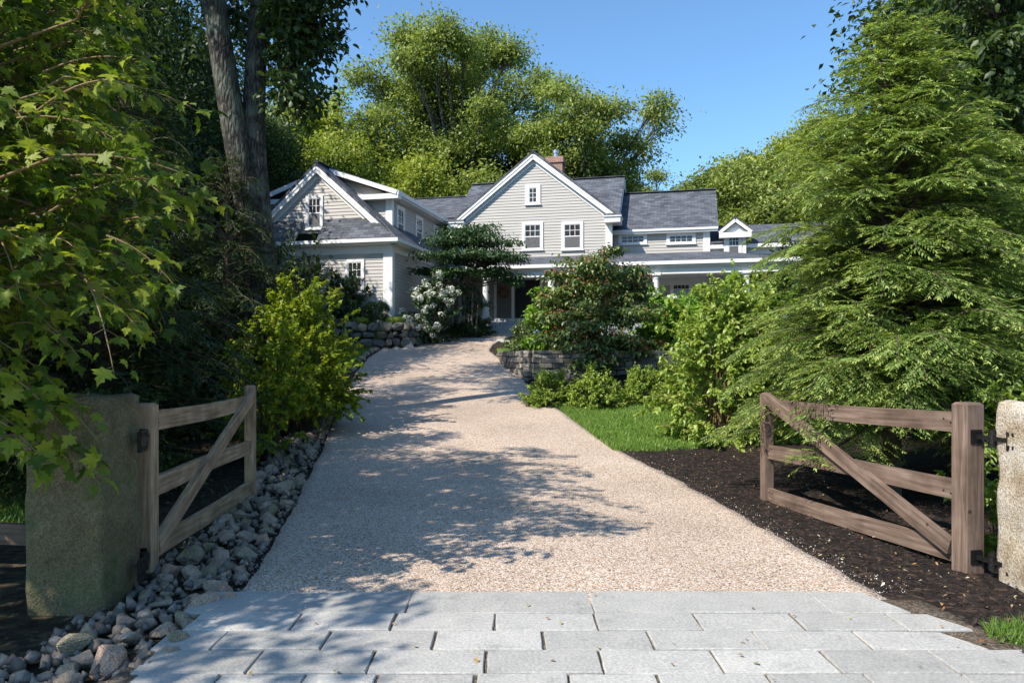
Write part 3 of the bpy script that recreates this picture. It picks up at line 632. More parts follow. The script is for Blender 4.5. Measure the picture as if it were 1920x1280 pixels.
# ------------------------------------------------------------------ timber gates
def gate(hinge, far, h_near, h_far, zoff_far, mat, label, hinge_side, plate):
    hx, hy = hinge; d = Vector((far[0] - hx, far[1] - hy, 0)); Lg = d.length; ang = math.atan2(d.y, d.x)
    e = empty('farm_gate', (hx, hy, 0), ang, label, 'gate', 'timber gates standing open beside the drive')
    # local: +x along the leaf, y across; the near post at 0, the far post at Lg
    w = .145
    def post(x, h, w, zb, zo):
        m = MB(); a = w / 2; t = .018
        m.hexa([(x - a, -a, zb), (x + a, -a, zb), (x + a, a, zb), (x - a, a, zb)], [(x - a, -a, h - t), (x + a, -a, h - t), (x + a, a, h - t), (x - a, a, h - t)])
        m.hexa([(x - a, -a, h - t), (x + a, -a, h - t), (x + a, a, h - t), (x - a, a, h - t)], [(x - a + t, -a + t, h), (x + a - t, -a + t, h), (x + a - t, a - t, h), (x - a + t, a - t, h)])
        return m
    post(0, h_near, w, .035, 0).build('hinge_post', mat, e, bevel=.006)
    pf = post(Lg, h_far, .105, .01 + zoff_far * .2, 0).build('latch_post', mat, e, bevel=.005)
    rod = MB(); rod.lathe((Lg + .07, hinge_side * .03, 0), [(.009, -.03), (.009, .55)], 8); rod.box(Lg + .045, Lg + .085, hinge_side * .03 - .015, hinge_side * .03 + .015, .3, .33); rod.box(Lg + .045, Lg + .085, hinge_side * .03 - .015, hinge_side * .03 + .015, .5, .53)
    rod.build('drop_rod', M['metal_black'], pf)
    for zc in (1.105, .625, .155):
        m = MB(); n_ = 8; z0 = zc; 
        prev = None
        for s in range(n_):   # gentle warp along the board
            xa = .0725 + (Lg - .0525 - .0725) * s / n_; xb = .0725 + (Lg - .0525 - .0725) * (s + 1) / n_
            za = z0 + zoff_far * xa / Lg + .006 * math.sin(xa * 2.3 + zc * 7); zb2 = z0 + zoff_far * xb / Lg + .006 * math.sin(xb * 2.3 + zc * 7)
            hh = .072; y_ = .022
            b = [(xa, -y_, za - hh), (xb, -y_, zb2 - hh), (xb, y_, zb2 - hh), (xa, y_, za - hh)]; t = [(xa, -y_, za + hh), (xb, -y_, zb2 + hh), (xb, y_, zb2 + hh), (xa, y_, za + hh)]
            u0, u1 = xa + zc * 11, xb + zc * 11
            m.face(t, [(u0, .0), (u1, .0), (u1, .04), (u0, .04)]); m.face(b[::-1], [(u0, .04), (u1, .04), (u1, 0), (u0, 0)])
            m.face([b[0], b[1], t[1], t[0]], [(u0, .1), (u1, .1), (u1, .245), (u0, .245)]); m.face([b[2], b[3], t[3], t[2]], [(u1, .3), (u0, .3), (u0, .445), (u1, .445)])
        for xb_ in (.13, .2, Lg - .09, Lg - .14):
            for sg_ in (-1, 1):
                zz_ = z0 + zoff_far * xb_ / Lg + random.uniform(-.04, .04); m.box(xb_ - .006, xb_ + .006, sg_ * .0225 - .003, sg_ * .0225 + .003, zz_ - .006, zz_ + .006, 1)
        m.build('rail', [mat, M['metal_black']], e)
    # diagonal brace on the drive side, foot at the hinge post
    m = MB(); yb = hinge_side * (.022 + .024)
    m.beam((.10, yb, .20), (Lg - .06, yb, 1.20 + zoff_far), .05, .125, up=(0, 0, 1))
    m.build('brace', mat, e, bevel=.004)
    # pintle hinges back to the granite
    px_, py_ = plate; a = w / 2
    for z in (1.02, .17):
        m = MB()
        m.beam((-a - .004, py_ * .35, z), (px_ + .02, py_, z), .024, .03); m.box(-a - .008, -a - .002, -.045, .045, z - .05, z + .05)
        m.lathe((px_ * .45 - a * .5, py_ * .6, z), [(.024, -.06), (.024, .06)], 12)
        m.box(px_ - .04, px_ + .04, py_ - .014, py_ + .014, z - .07, z + .07)
        for q in (-1, 1):
            for k in (-1, 1): m.lathe((px_ + k * .022, py_ + hinge_side * .016, z + q * .045), [(.012, -.012), (.012, .012)], 8)
        m.build('hinge', M['metal_black'], e)
    return e
gateL = gate((-2.66, 5.37), (-2.93, 8.3), 1.25, 1.27, -.03, M['wood_tan'], 'pale timber farm gate standing open beside the mossy post', -1, (-.44, -.15))
gateR = gate((3.27, 5.32), (2.75, 8.0), 1.26, 1.2, -.05, M['wood_brown'], 'brown timber farm gate half covered by hemlock branches', 1, (-.36, -.02))

# fence running out of frame at the left
e = empty('rail_fence', (-3.6, 5.0, 0), 0, 'dark wooden rail fence running left from the mossy granite post', 'fence')
for z in (.99, .38, .70 + 99):
    if z > 5: continue
    m = MB(); m.beam((.52, 0, z), (-2.6, .5, z + .0), .045, .14); m.build('rail', M['wood_brown'], e)
m = MB(); m.box(-2.66, -2.53, .43, .56, -.05, 1.25); m.build('post', M['wood_brown'], e)

# ------------------------------------------------------------------ the house (local frame: x along the front, y backwards, z up)
HA = math.radians(13.0)
O = Vector((X_at(1001, 33), 33.0, 0)); HU = Vector((math.cos(HA), -math.sin(HA), 0)); HV = Vector((math.sin(HA), math.cos(HA), 0))
house = empty('house', O, -HA, 'grey clapboard house with white trim, dark shingle roofs and a porch', 'house')
CAM = Vector((0, 0, EYE))
def ray(px, py): return Vector(((px - 960) / F, 1, -(py - HZ) / F))
def fac(px, py, v):
    d = ray(px, py); t = (O + HV * v - CAM).dot(HV) / d.dot(HV); p = CAM + d * t
    return (p - O).dot(HU), p.z
def fside(px, py, u):
    d = ray(px, py); t = (O + HU * u - CAM).dot(HU) / d.dot(HU); p = CAM + d * t
    return (p - O).dot(HV), p.z

class Plane:
    def __init__(s, kind, c): s.kind = kind; s.c = c
    def p(s, a, z, d=0):   # a along the wall, d outwards
        return (a, s.c - d, z) if s.kind == 'front' else (s.c + d, a, z)
def pbox(m, pl, a0, a1, z0, z1, d0, d1, mi=0):
    c = [pl.p(a, z, d) for d in (d0, d1) for z in (z0, z1) for a in (a0, a1)]
    xs_ = [q[0] for q in c]; ys_ = [q[1] for q in c]
    m.box(min(xs_), max(xs_), min(ys_), max(ys_), z0, z1, mi)
def span(poly, z):
    s = []
    for i in range(len(poly)):
        (a0, z0), (a1, z1) = poly[i], poly[(i + 1) % len(poly)]
        if abs(z1 - z0) < 1e-9:
            if abs(z - z0) < 1e-6: s += [a0, a1]
        elif min(z0, z1) - 1e-9 <= z <= max(z0, z1) + 1e-9: s.append(a0 + (a1 - a0) * (z - z0) / (z1 - z0))
    return (min(s), max(s)) if s else None
def clap(m, pl, poly, e=.127):
    zs = [p[1] for p in poly]; z = min(zs); top = max(zs)
    while z < top - 1e-4:
        z1 = min(z + e, top)
        for za, zb in [(z, z1)]:
            s0, s1 = span(poly, za + 1e-5), span(poly, zb - 1e-5)
            if s0 and s1:
                f = 1.0 if pl.kind == 'front' else 1.0
                q = [pl.p(s0[0], za, .024), pl.p(s0[1], za, .024), pl.p(s1[1], zb, .004), pl.p(s1[0], zb, .004)]
                m.face(q); m.face([pl.p(s0[0], za, .0), pl.p(s0[1], za, .0), pl.p(s0[1], za, .024), pl.p(s0[0], za, .024)])
        z = z1
def wall(pl, poly):
    m = MB(); clap(m, pl, poly); return m.build('wall', M['siding'], house)
def trim(fn, name='trim'):
    m = MB(); fn(m); return m.build(name, M['trim'], house)
def roof_slab(m, q, th=.11):
    """q: eave0, eave1, ridge1, ridge0"""
    q = [Vector(p) for p in q]; n = (q[1] - q[0]).cross(q[3] - q[0]).normalized()
    if n.z < 0: n = -n
    e = (q[1] - q[0]).normalized(); t = n.cross(e)
    uv = [((p - q[0]).dot(e) + q[0].x + q[0].y, (p - q[0]).dot(t) + q[0].z * .37) for p in q]
    top = q; bot = [p - n * th for p in q]
    m.face(top, uv); m.face(bot[::-1], uv[::-1])
    for k in range(4):
        j = (k + 1) % 4; m.face([bot[k], bot[j], top[j], top[k]])
def window(pl, a0, a1, z0, z1, cols, rows, split=True, cas=.115, sill=True, lower_screen=False, rows_low=0, mat_lower=None):
    """sash opening a0..a1, z0..z1"""
    m = MB(); c = cas
    pbox(m, pl, a0 - c, a0, z0 - c * .4, z1 + c, .0, .06); pbox(m, pl, a1, a1 + c, z0 - c * .4, z1 + c, .0, .06)
    pbox(m, pl, a0, a1, z1, z1 + c, 0, .06); pbox(m, pl, a0, a1, z0 - c * .4, z0, 0, .057)
    w = m.build('window', M['trim'], house)
    if sill:
        m = MB(); pbox(m, pl, a0 - c - .03, a1 + c + .03, z0 - c * .4 - .05, z0 - c * .4 - .002, 0, .10); m.build('sill', M['trim'], w)
    zm = (z0 + z1) / 2 if split else z0
    m = MB(); t = .032
    pbox(m, pl, a0, a0 + t, z0, z1, .026, .046); pbox(m, pl, a1 - t, a1, z0, z1, .026, .046)
    pbox(m, pl, a0 + t, a1 - t, z1 - t, z1, .026, .046); pbox(m, pl, a0 + t, a1 - t, z0, z0 + t, .026, .046)
    if split: pbox(m, pl, a0 + t, a1 - t, zm - .022, zm + .022, .026, .05)
    ai, bi = a0 + t, a1 - t
    for k in range(1, cols):
        x = ai + (bi - ai) * k / cols; pbox(m, pl, x - .011, x + .011, zm + (.022 if split else t), z1 - t, .028, .043)
    zb, zt = (zm + .022 if split else z0 + t), z1 - t
    for k in range(1, rows):
        z = zb + (zt - zb) * k / rows; pbox(m, pl, ai, bi, z - .011, z + .011, .0285, .0425)
    m.build('sash', M['trim'], w)
    m = MB()
    def quad(za, zc, d):
        p = [pl.p(ai, za, d), pl.p(bi, za, d), pl.p(bi, zc, d), pl.p(ai, zc, d)]
        m.face(p)
    quad(zb, zt, .027); m.build('pane', M['pane'], w)
    if split:
        m = MB(); quad(z0 + t, zm - .022, .036); m.build('screen', M['screen'], w)
    return w
def corner_board(pl, a0, a1, z0, z1, d=.05): trim(lambda m: pbox(m, pl, a0, a1, z0, z1, 0, d), 'corner_board')

FR = Plane('front', 0.0)
# ---- main gable
ugc, _ = fac(1001, 405, 0); uR, zE = fac(1147, 405, 0); hw = uR - ugc; _, zA = fac(1001, 284, 0)
OH = .38; mG = (zA - zE) / (hw + OH)           # roof slope
floor_z = fac(960, 597, -2)[1]
zGb = 3.0
wall(FR, [(ugc - hw, zGb), (ugc + hw, zGb), (ugc + hw, zE - .02), (ugc, zE - .02 + mG * hw), (ugc - hw, zE - .02)])
ridge_v = 4.0
def gable_roof(uc, half, zr, slope, v0, v1, name='roof'):
    m = MB()
    for s in (1, -1):
        e0 = (uc + s * half, v0, zr - slope * half); e1 = (uc + s * half, v1, zr - slope * half); r0 = (uc, v0, zr); r1 = (uc, v1, zr)
        roof_slab(m, [e0, e1, r1, r0] if s > 0 else [e1, e0, r0, r1])
    m.beam((uc, v0 + .01, zr + .005), (uc, v1, zr + .005), .3, .03)
    return m.build(name, M['shingle'], house)
OV = .2
gable_roof(ugc, hw + OH, zA, mG, -OV, ridge_v + .6)
def rakes(uc, half, zr, slope, v, wv, hgt=.2, name='rake_board'):
    """white boards under the edge of a gable roof at depth v, and the frieze on the wall plane wv"""
    for s in (1, -1):
        m = MB(); n = Vector((s * slope, 0, 1)).normalized(); dz = n * (.11 + hgt / 2)
        p = Vector((uc, v + .02, zr)) - Vector((0, 0, .11 + hgt / 2)) * (1 / n.z) ; q = Vector((uc + s * half, v + .02, zr - slope * half)) - Vector((0, 0, .11 + hgt / 2)) * (1 / n.z)
        m.beam(p, q, .045, hgt)
        p2 = p + Vector((0, -.03, hgt * .32)); q2 = q + Vector((0, -.03, hgt * .32)); m.beam(p2, q2, .03, hgt * .3)
        # frieze board on the wall and the soffit between
        w1 = Vector((uc, wv - .035, zr - .11 - .34 / n.z * .75)); w2 = Vector((uc + s * (half - .3), wv - .035, zr - slope * (half - .3) - .11 - .34 / n.z * .75)); m.beam(w1, w2, .03, .2)
        m.build(name, M['trim'], house)
rakes(ugc, hw + OH, zA, mG, -OV, 0)
# cornice returns at both feet of the gable
for s in (1, -1):
    def ret(m, s=s):
        a0, a1 = sorted((ugc + s * (hw - .28), ugc + s * (hw + OH + .02)))
        m.box(a0, a1, -OH - .02, .6, zE - .33, zE - .10); m.box(a0 - .05, a1 + .05, -OH - .07, .62, zE - .10, zE - .04)
    trim(ret, 'cornice_return')
    m = MB(); a0, a1 = sorted((ugc + s * (hw - .32), ugc + s * (hw + OH + .08))); 
    m.hexa([(a0, -OH - .08, zE - .04), (a1, -OH - .08, zE - .04), (a1, .4, zE - .04), (a0, .4, zE - .04)], [(a0 + .05, -OH + .04, zE + .06), (a1 - .05, -OH + .04, zE + .06), (a1 - .05, .4, zE + .16), (a0 + .05, .4, zE + .16)])
    m.build('return_roof', M['shingle'], house)
    a0, a1 = sorted((ugc + s * (hw - .26), ugc + s * (hw + .03))); corner_board(FR, a0, a1, zGb, zE - .33)
def win_px(pl, px0, px1, py0, py1, v, *a, **k):
    (a0, zt), (a1, zb) = fac(px0, py0, v), fac(px1, py1, v); return window(pl, a0, a1, zb, zt, *a, **k)
win_px(FR, 984, 1014, 422, 466, 0, 3, 2)
win_px(FR, 1058, 1089, 421, 465.5, 0, 3, 2)
win_px(FR, 992, 1007, 353, 380, 0, 2, 3, split=False, cas=.16)
# ---- main block
uMR, zMR = fac(1172, 331, ridge_v); zMR = min(zMR, zA - .12); uML = ugc - hw - .55
eav_v, eav_z = .5, zE + .05
m = MB(); roof_slab(m, [(uML, eav_v, eav_z), (uMR, eav_v, eav_z), (uMR, ridge_v, zMR), (uML, ridge_v, zMR)])
roof_slab(m, [(uMR, 2 * ridge_v - eav_v, eav_z), (uML, 2 * ridge_v - eav_v, eav_z), (uML, ridge_v, zMR), (uMR, ridge_v, zMR)])
m.beam((uML, ridge_v, zMR + .005), (uMR, ridge_v, zMR + .005), .3, .03)
m.build('roof', M['shingle'], house)
SW = Plane('side', uMR - .3)
wall(SW, [(.8, 3.0), (7.2, 3.0), (7.2, eav_z), (ridge_v, zMR - .15), (.8, eav_z)])
m = MB()
for a, b in (((uMR - .02, eav_v, eav_z - .22), (uMR - .02, ridge_v, zMR - .22)), ((uMR - .02, 2 * ridge_v - eav_v, eav_z - .22), (uMR - .02, ridge_v, zMR - .22))): m.beam(a, b, .05, .22)
for a, b in (((uMR - .27, eav_v + .4, eav_z - .1), (uMR - .27, ridge_v, zMR - .4)),): m.beam(a, b, .03, .2)
m.build('rake_board', M['trim'], house)
# ---- chimney behind the gable
uc0, _ = fac(1027, 300, 5.2); uc1, _ = fac(1056, 300, 5.2); _, zct = fac(1040, 297, 5.2)
ch = MB()
for f_ in ([0, 1],):
    b = [(uc0, 4.9), (uc1, 4.9), (uc1, 5.6), (uc0, 5.6)]
    def chm(b, z0, z1):
        for k in range(4):
            p, q = b[k], b[(k + 1) % 4]; L_ = math.hypot(q[0] - p[0], q[1] - p[1])
            ch.face([(p[0], p[1], z0), (q[0], q[1], z0), (q[0], q[1], z1), (p[0], p[1], z1)], [(0, z0), (L_, z0), (L_, z1), (0, z1)])
        ch.face([(p[0], p[1], z1) for p in b])
        ch.face([(p[0], p[1], z0) for p in b[::-1]])
    chm(b, zMR - 1.5, zct - .3); g = .06
    chm([(uc0 - g, 4.9 - g), (uc1 + g, 4.9 - g), (uc1 + g, 5.6 + g), (uc0 - g, 5.6 + g)], zct - .3, zct)
chm_o = ch.build('chimney', M['brick'], house)
um = (uc0 + uc1) / 2 + .02
m = MB(); m.lathe((um, 5.2, zct), [(.13, -.02), (.13, .22), (.17, .24), (.17, .36), (.12, .42), (.02, .46)], 16); m.build('flue', M['flue'], chm_o, smooth=True)
# ---- right wing with the two strip windows
vW = 1.05; RW = Plane('front', vW)
uW1, zWe = fac(1330, 428, vW); uW0 = uMR - .3
_, zWt = fac(1240, 432, vW)
wall(RW, [(uW0, 3.0), (uW1, 3.0), (uW1, zWt), (uW0, zWt)])
corner_board(RW, uW1 - .26, uW1 + .03, 3.0, zWt - .1)
ev = vW - .22; _, zWe = fac(1250, 428, ev)
rv = 3.4
for _ in range(30):
    zr_ = zWe + .78 * (rv - ev); t_ = fac(1250, 359.5, rv)[1]; rv += (t_ - zr_) * .8
zWr = fac(1250, 359.5, rv)[1]; uWr = fac(1342, 358, rv)[0]
m = MB(); roof_slab(m, [(uMR - .5, ev, zWe), (uWr, ev, zWe), (uWr, rv, zWr), (uMR - .5, rv, zWr)])
roof_slab(m, [(uWr, 2 * rv - ev, zWe), (uMR - .5, 2 * rv - ev, zWe), (uMR - .5, rv, zWr), (uWr, rv, zWr)]); m.beam((uMR - .5, rv, zWr + .005), (uWr, rv, zWr + .005), .3, .03)
m.build('roof', M['shingle'], house)
trim(lambda m: (m.box(uW0 - .2, uWr - .02, ev - .03, ev + .02, zWe - .2, zWe - .05), m.box(uW0 - .2, uWr - .02, ev - .09, ev - .03, zWe - .11, zWe - .02), m.box(uW0 - .2, uW1 + .03, ev + .02, vW, zWe - .2, zWe - .16)), 'cornice')
WS = Plane('side', uW1); wall(WS, [(vW, 3.0), (2 * rv - vW, 3.0), (2 * rv - vW, zWe), (rv, zWr - .15), (vW, zWe)])
win_px(RW, 1165, 1208, 443, 455, vW, 4, 2, split=False, cas=.12)
win_px(RW, 1255, 1299, 442, 454, vW, 4, 2, split=False, cas=.12)
# ---- low far wing with a gabled dormer
vF = 1.2; FW = Plane('front', vF)
uF0 = uW1; uF1 = uW1 + 5.2
zFc = fac(1430, 459, vF)[1]; zFr = fac(1430, 421, vF + 2.6)[1]
wall(FW, [(uF0, 3.0), (uF1, 3.0), (uF1, zFc), (uF0, zFc)])
trim(lambda m: (m.box(uF0 + .02, uF1, vF - .3, vF - .02, zFc - .14, zFc + .02), m.box(uF0 + .02, uF1, vF - .05, vF, zFc - .4, zFc - .14)), 'cornice')
m = MB(); roof_slab(m, [(uF0 + .02, vF - .32, zFc + .1), (uF1, vF - .32, zFc + .1), (uF1, vF + 2.6, zFr), (uF0 + .02, vF + 2.6, zFr)]); roof_slab(m, [(uF1, vF + 5.5, zFc), (uF0 + .02, vF + 5.5, zFc), (uF0 + .02, vF + 2.6, zFr), (uF1, vF + 2.6, zFr)])
m.build('roof', M['shingle'], house)
vD = vF - .35; FD = Plane('front', vD)
d0, zdt = fac(1358, 432, vD); d1, _ = fac(1398, 432, vD); zdw = fac(1378, 480, vD)[1]; zda = fac(1376, 405, vD - .3)[1]
m = MB(); pbox(m, FD, d0, d1, zdw - .7, zdt - .2, -1.6, 0); dm = m.build('dormer', M['siding'], house)
dc = (d0 + d1) / 2; dh = (d1 - d0) / 2 + .22
m = MB()
for s in (1, -1):
    sl = (zda - zdt) / dh; e0 = (dc + s * dh, vD - .3, zdt); e1 = (dc + s * dh, vD + 2.2, zdt); r0 = (dc, vD - .3, zda); r1 = (dc, vD + 2.2, zda)
    roof_slab(m, [e0, e1, r1, r0] if s > 0 else [e1, e0, r0, r1], .07)
m.build('dormer_roof', M['shingle'], dm)
m = MB()
for s in (1, -1): m.beam((dc, vD - .29, zda - .17), (dc + s * dh, vD - .29, zdt - .15), .04, .13)
m.box(dc - dh, dc + dh, vD - .3, vD - .02, zdt - .36, zdt - .14)
pbox(m, FD, d0 - .02, d0 + .14, zdw - .7, zdt - .36, 0, .05); pbox(m, FD, d1 - .14, d1 + .02, zdw - .7, zdt - .36, 0, .05)
m.face([(dc - dh + .15, vD - .1, zdt - .14), (dc + dh - .15, vD - .1, zdt - .14), (dc, vD - .1, zda - .25)])
m.build('dormer_trim', M['trim'], dm)
win_px(FD, 1366, 1386, 443, 479, vD, 3, 2, cas=.1, sill=False)

# ---- porch along the front
vP = -2.35
_, zPt = fac(1150, 477, 0); uP0, _ = fac(897, 597, vP); zPe = fac(1100, 493, vP - .25)[1]
uPL = -3.85; uP1 = fac(1440, 493, vP)[0]; uPw = uW1 + .2  # left end of roof and ceiling is an unseen extension added to block sun
floor_z = fac(960, 597, vP)[1]
m = MB(); roof_slab(m, [(uPL, vP - .25, zPe), (uPw + 1.0, vP - .25, zPe), (uPw + .2, .0, zPt), (uPL, .0, zPt)], .06)
slope_p = (zPt - zPe) / (.25 - vP)
roof_slab(m, [(ugc + hw, 0, zPt), (uPw + .2, 0, zPt), (uPw + .1, vW, zPt + .05), (ugc + hw, vW, zPt + .05)], .06)
roof_slab(m, [(uPw + 1.0, vP - .25, zPe), (uP1 + 1.2, vP - .15, zPe), (uP1 + .6, vF, zPt - .1), (uPw + .2, 0, zPt)], .06)
m.build('porch_roof', M['shingle'], house)
trim(lambda m: (m.box(uPL, uP1 + 1.2, vP - .33, vP - .2, zPe - .15, zPe - .012), m.box(uPL, uP1 + 1.2, vP - .2, vP - .1, zPe - .24, zPe - .075), m.box(uPL, uP1 + 1, vP - .1, vP + .2, zPe - .5, zPe - .12)), 'porch_eave')
m = MB(); m.box(uPL, uP1 + 1, vP + .2, vF, zPe - .35, zPe - .3); m.build('porch_ceiling', M['trim'], house)
m = MB(); m.box(uP0 - .2, uP1 + 1, vP - .2, vF, floor_z - .16, floor_z); m.build('porch_floor', M['step_stone'], house)
m = MB(); m.box(uP0 - .05, uP1 + .9, vP - .12, vF, 2.2, floor_z - .16); m.build('porch_base', M['step_stone'], house)
s0, _ = fac(918, 600, vP); s1, _ = fac(985, 600, vP)
m = MB(); m.box(s0, s1, vP - .62, vP - .2, 2.4, floor_z - .17); m.build('porch_step', M['step_stone'], house, bevel=.012)
m = MB(); m.box(s0 - .1, s1 + .1, vP - 1.05, vP - .62, 2.3, floor_z - .36); m.build('porch_step', M['step_stone'], house, bevel=.012)
for pxc in (911, 1033, 1230, 1400):
    uc_, _ = fac(pxc, 560, vP); m = MB(); h = zPe - .5 - floor_z
    m.box(uc_ - .19, uc_ + .19, vP - .19, vP + .19, floor_z, floor_z + .07)
    m.lathe((uc_, vP, floor_z + .07), [(.17, 0), (.18, .04), (.15, .08), (.145, .1), (.145, h * .35), (.122, h - .26), (.14, h - .25), (.14, h - .21), (.125, h - .2), (.125, h - .16), (.165, h - .13), (.165, h - .12)], 24)
    m.box(uc_ - .19, uc_ + .19, vP - .19, vP + .19, floor_z + h - .05, floor_z + h + .01)
    m.build('column', M['trim'], house)
# entrance on the porch wall
def fpx(px, v=0): return fac(px, 560, v)[0]
zD = fac(980, 515, 0)[1]
m = MB(); pbox(m, FR, fpx(966), fpx(1012), floor_z + .02, zD, 0, .045)
dr = m.build('front_door', M['door_dark'], house)
m = MB()
for a, b in ((968.5, 987.5), (990.5, 1009.5)):
    pbox(m, FR, fpx(a), fpx(b), floor_z + .15, floor_z + .75, .045, .06); pbox(m, FR, fpx(a), fpx(b), floor_z + .85, zD - .12, .045, .06)
m.build('door_panel', M['door_dark'], dr)
m = MB(); m.lathe((fpx(990.3), -.10, floor_z + 1.0), [(.012, -.02), (.03, 0), (.03, .03), (.01, .05)], 12); m.build('handle', M['metal_black'], dr)
m = MB(); pbox(m, FR, fpx(932), fpx(959), floor_z + .02, zD - .04, 0, .04); sp_ = m.build('side_panel', M['door_grey'], house)
def dtrim(m):
    for a, b in ((927, 931.5), (959.5, 964.5), (1013, 1018)): pbox(m, FR, fpx(a), fpx(b), floor_z, zD + .05, 0, .07)
    pbox(m, FR, fpx(925), fpx(1020), zD + .05, zD + .28, 0, .08)
trim(dtrim, 'door_casing')
wz = (zD + floor_z) / 2 + .1
# other porch windows
def pwin(px0, px1, py0, py1, v, pl): win_px(pl, px0, px1, py0, py1, v, 4, 6, split=False, cas=.13)
pwin(1262, 1293, 518, 566, vW, RW)
pwin(1062, 1092, 518, 566, 0, FR)
def pil(m):
    a, _ = fac(1318, 560, vW - .05); b, _ = fac(1328, 560, vW - .05); pbox(m, RW, a, b, floor_z, zPe - .35, 0, .06)
    pbox(m, RW, uW0, uW1, zPe - .62, zPe - .35, 0, .05)
trim(pil, 'pilaster')

# ---- connector between the main block and the left wing
vC = .35; CN = Plane('front', vC)
uC0, uC1 = -9.5, ugc - hw - .1
cvr = 3.4; zCr = fac(830, 371, cvr)[1]; zCe = fac(857, 407, -.05)[1]
m = MB(); roof_slab(m, [(uC0, -.05, zCe), (uC1 + .5, -.05, zCe), (uC1 + .5, cvr, zCr), (uC0, cvr, zCr)]); roof_slab(m, [(uC1 + .5, 2 * cvr, zCe), (uC0, 2 * cvr, zCe), (uC0, cvr, zCr), (uC1 + .5, cvr, zCr)])
m.beam((uC0, cvr, zCr + .005), (uC1 + .5, cvr, zCr + .005), .3, .03); m.build('roof', M['shingle'], house)
wall(CN, [(-3.94, 2.7), (uC1 + .1, 2.7), (uC1 + .1, zCe - .1), (-3.94, zCe - .1)])
trim(lambda m: m.box(-3.9, uC1 + .06, -.1, .33, zCe - .36, zCe - .13), 'cornice')

# ---- left wing
vG = -7.07; LG = Plane('front', vG); vU = vG + .35; LU = Plane('front', vU)
uLR, zLb = fac(734, 592, vG); zLe = fac(735, 446, vG - .3)[1]
uLc, zLa = fac(589, 301, vU - .35)
hwL = uLR - uLc; ohL = .35; mL = (zLa - zLe) / (hwL + ohL)
zBase = 2.75
zLt = zLe - .12
wall(LG, [(uLc - hwL, zBase), (uLR, zBase), (uLR, zLt), (uLc - hwL, zLt)])
zUb = fac(600, 412, vU)[1]; hu = (zLa - .05 - zUb) / mL
wall(LU, [(uLc - hu, zUb - .5), (uLc + hu, zUb - .5), (uLc + hu, zUb), (uLc, zLa - .05), (uLc - hu, zUb)])
LS = Plane('side', uLR); wall(LS, [(vG, zBase), (vC, zBase), (vC, zLt), (vG, zLt)])
m = MB(); m.box(uLc - hwL - .03, uLR - .03, vG + .03, vC, 1.9, zBase + .02); m.build('foundation', M['step_stone'], house)
gable_roof(uLc, hwL + ohL, zLa, mL, vU - .2, 3.0)
ru = (zLa - zUb + .1) / mL
rakes(uLc, ru, zLa, mL, vU - .2, vU, hgt=.2)
# pent roof over the front wall, notched for the window
wl0, _ = fac(570, 420, vU); wl1, _ = fac(610, 420, vU)
vPe = vG - .38
m = MB()
for a0, a1, e0, e1 in ((uLc - hwL - ohL, wl0, uLc - hwL - .2, wl0), (wl1, uLR + ohL, wl1, uLc + hu + .05)):
    roof_slab(m, [(a0, vPe, zLe), (a1, vPe, zLe), (e1 if a1 != wl0 else a1, vU, zUb + .02), (e0 if a0 != wl1 else a0, vU, zUb + .02)], .06)
# hip piece at the corner, running up under the main slope
roof_slab(m, [(uLR + ohL, vPe, zLe), (uLR + ohL, vU - .3, zLe), (uLc + hu + .05, vU - .3, zUb + .06), (uLc + hu + .05, vU, zUb + .02)], .05)
m.build('pent_roof', M['shingle'], house)
trim(lambda m: (m.box(uLc - hwL - ohL, uLR + ohL + .07, vPe - .07, vPe + .03, zLe - .14, zLe - .012), m.box(uLc - hwL - ohL, uLR + ohL, vPe + .03, vG - .04, zLe - .2, zLe - .08), m.box(uLc - hwL, uLR + .03, vG - .045, vG, zLe - .5, zLe - .2)), 'eave_trim')
trim(lambda m: (m.box(uLR + ohL - .03, uLR + ohL + .07, vPe + .03, vC - .3, zLe - .14, zLe - .012), m.box(uLR + .04, uLR + ohL - .03, vPe + .1, vC - .3, zLe - .2, zLe - .08), m.box(uLR, uLR + .045, vG, vC, zLe - .45, zLe - .2)), 'eave_trim')
corner_board(LG, uLR - .3, uLR + .055, zBase - .1, zLe - .5, .055)
trim(lambda m: pbox(m, LS, vG + .0, vG + .18, zBase - .1, zLe - .45, 0, .055), 'corner_board')
win_px(LU, 579, 602, 373, 427, vU, 3, 2, cas=.1)
win_px(LG, 653, 679, 492, 548, vG, 3, 2, cas=.1)
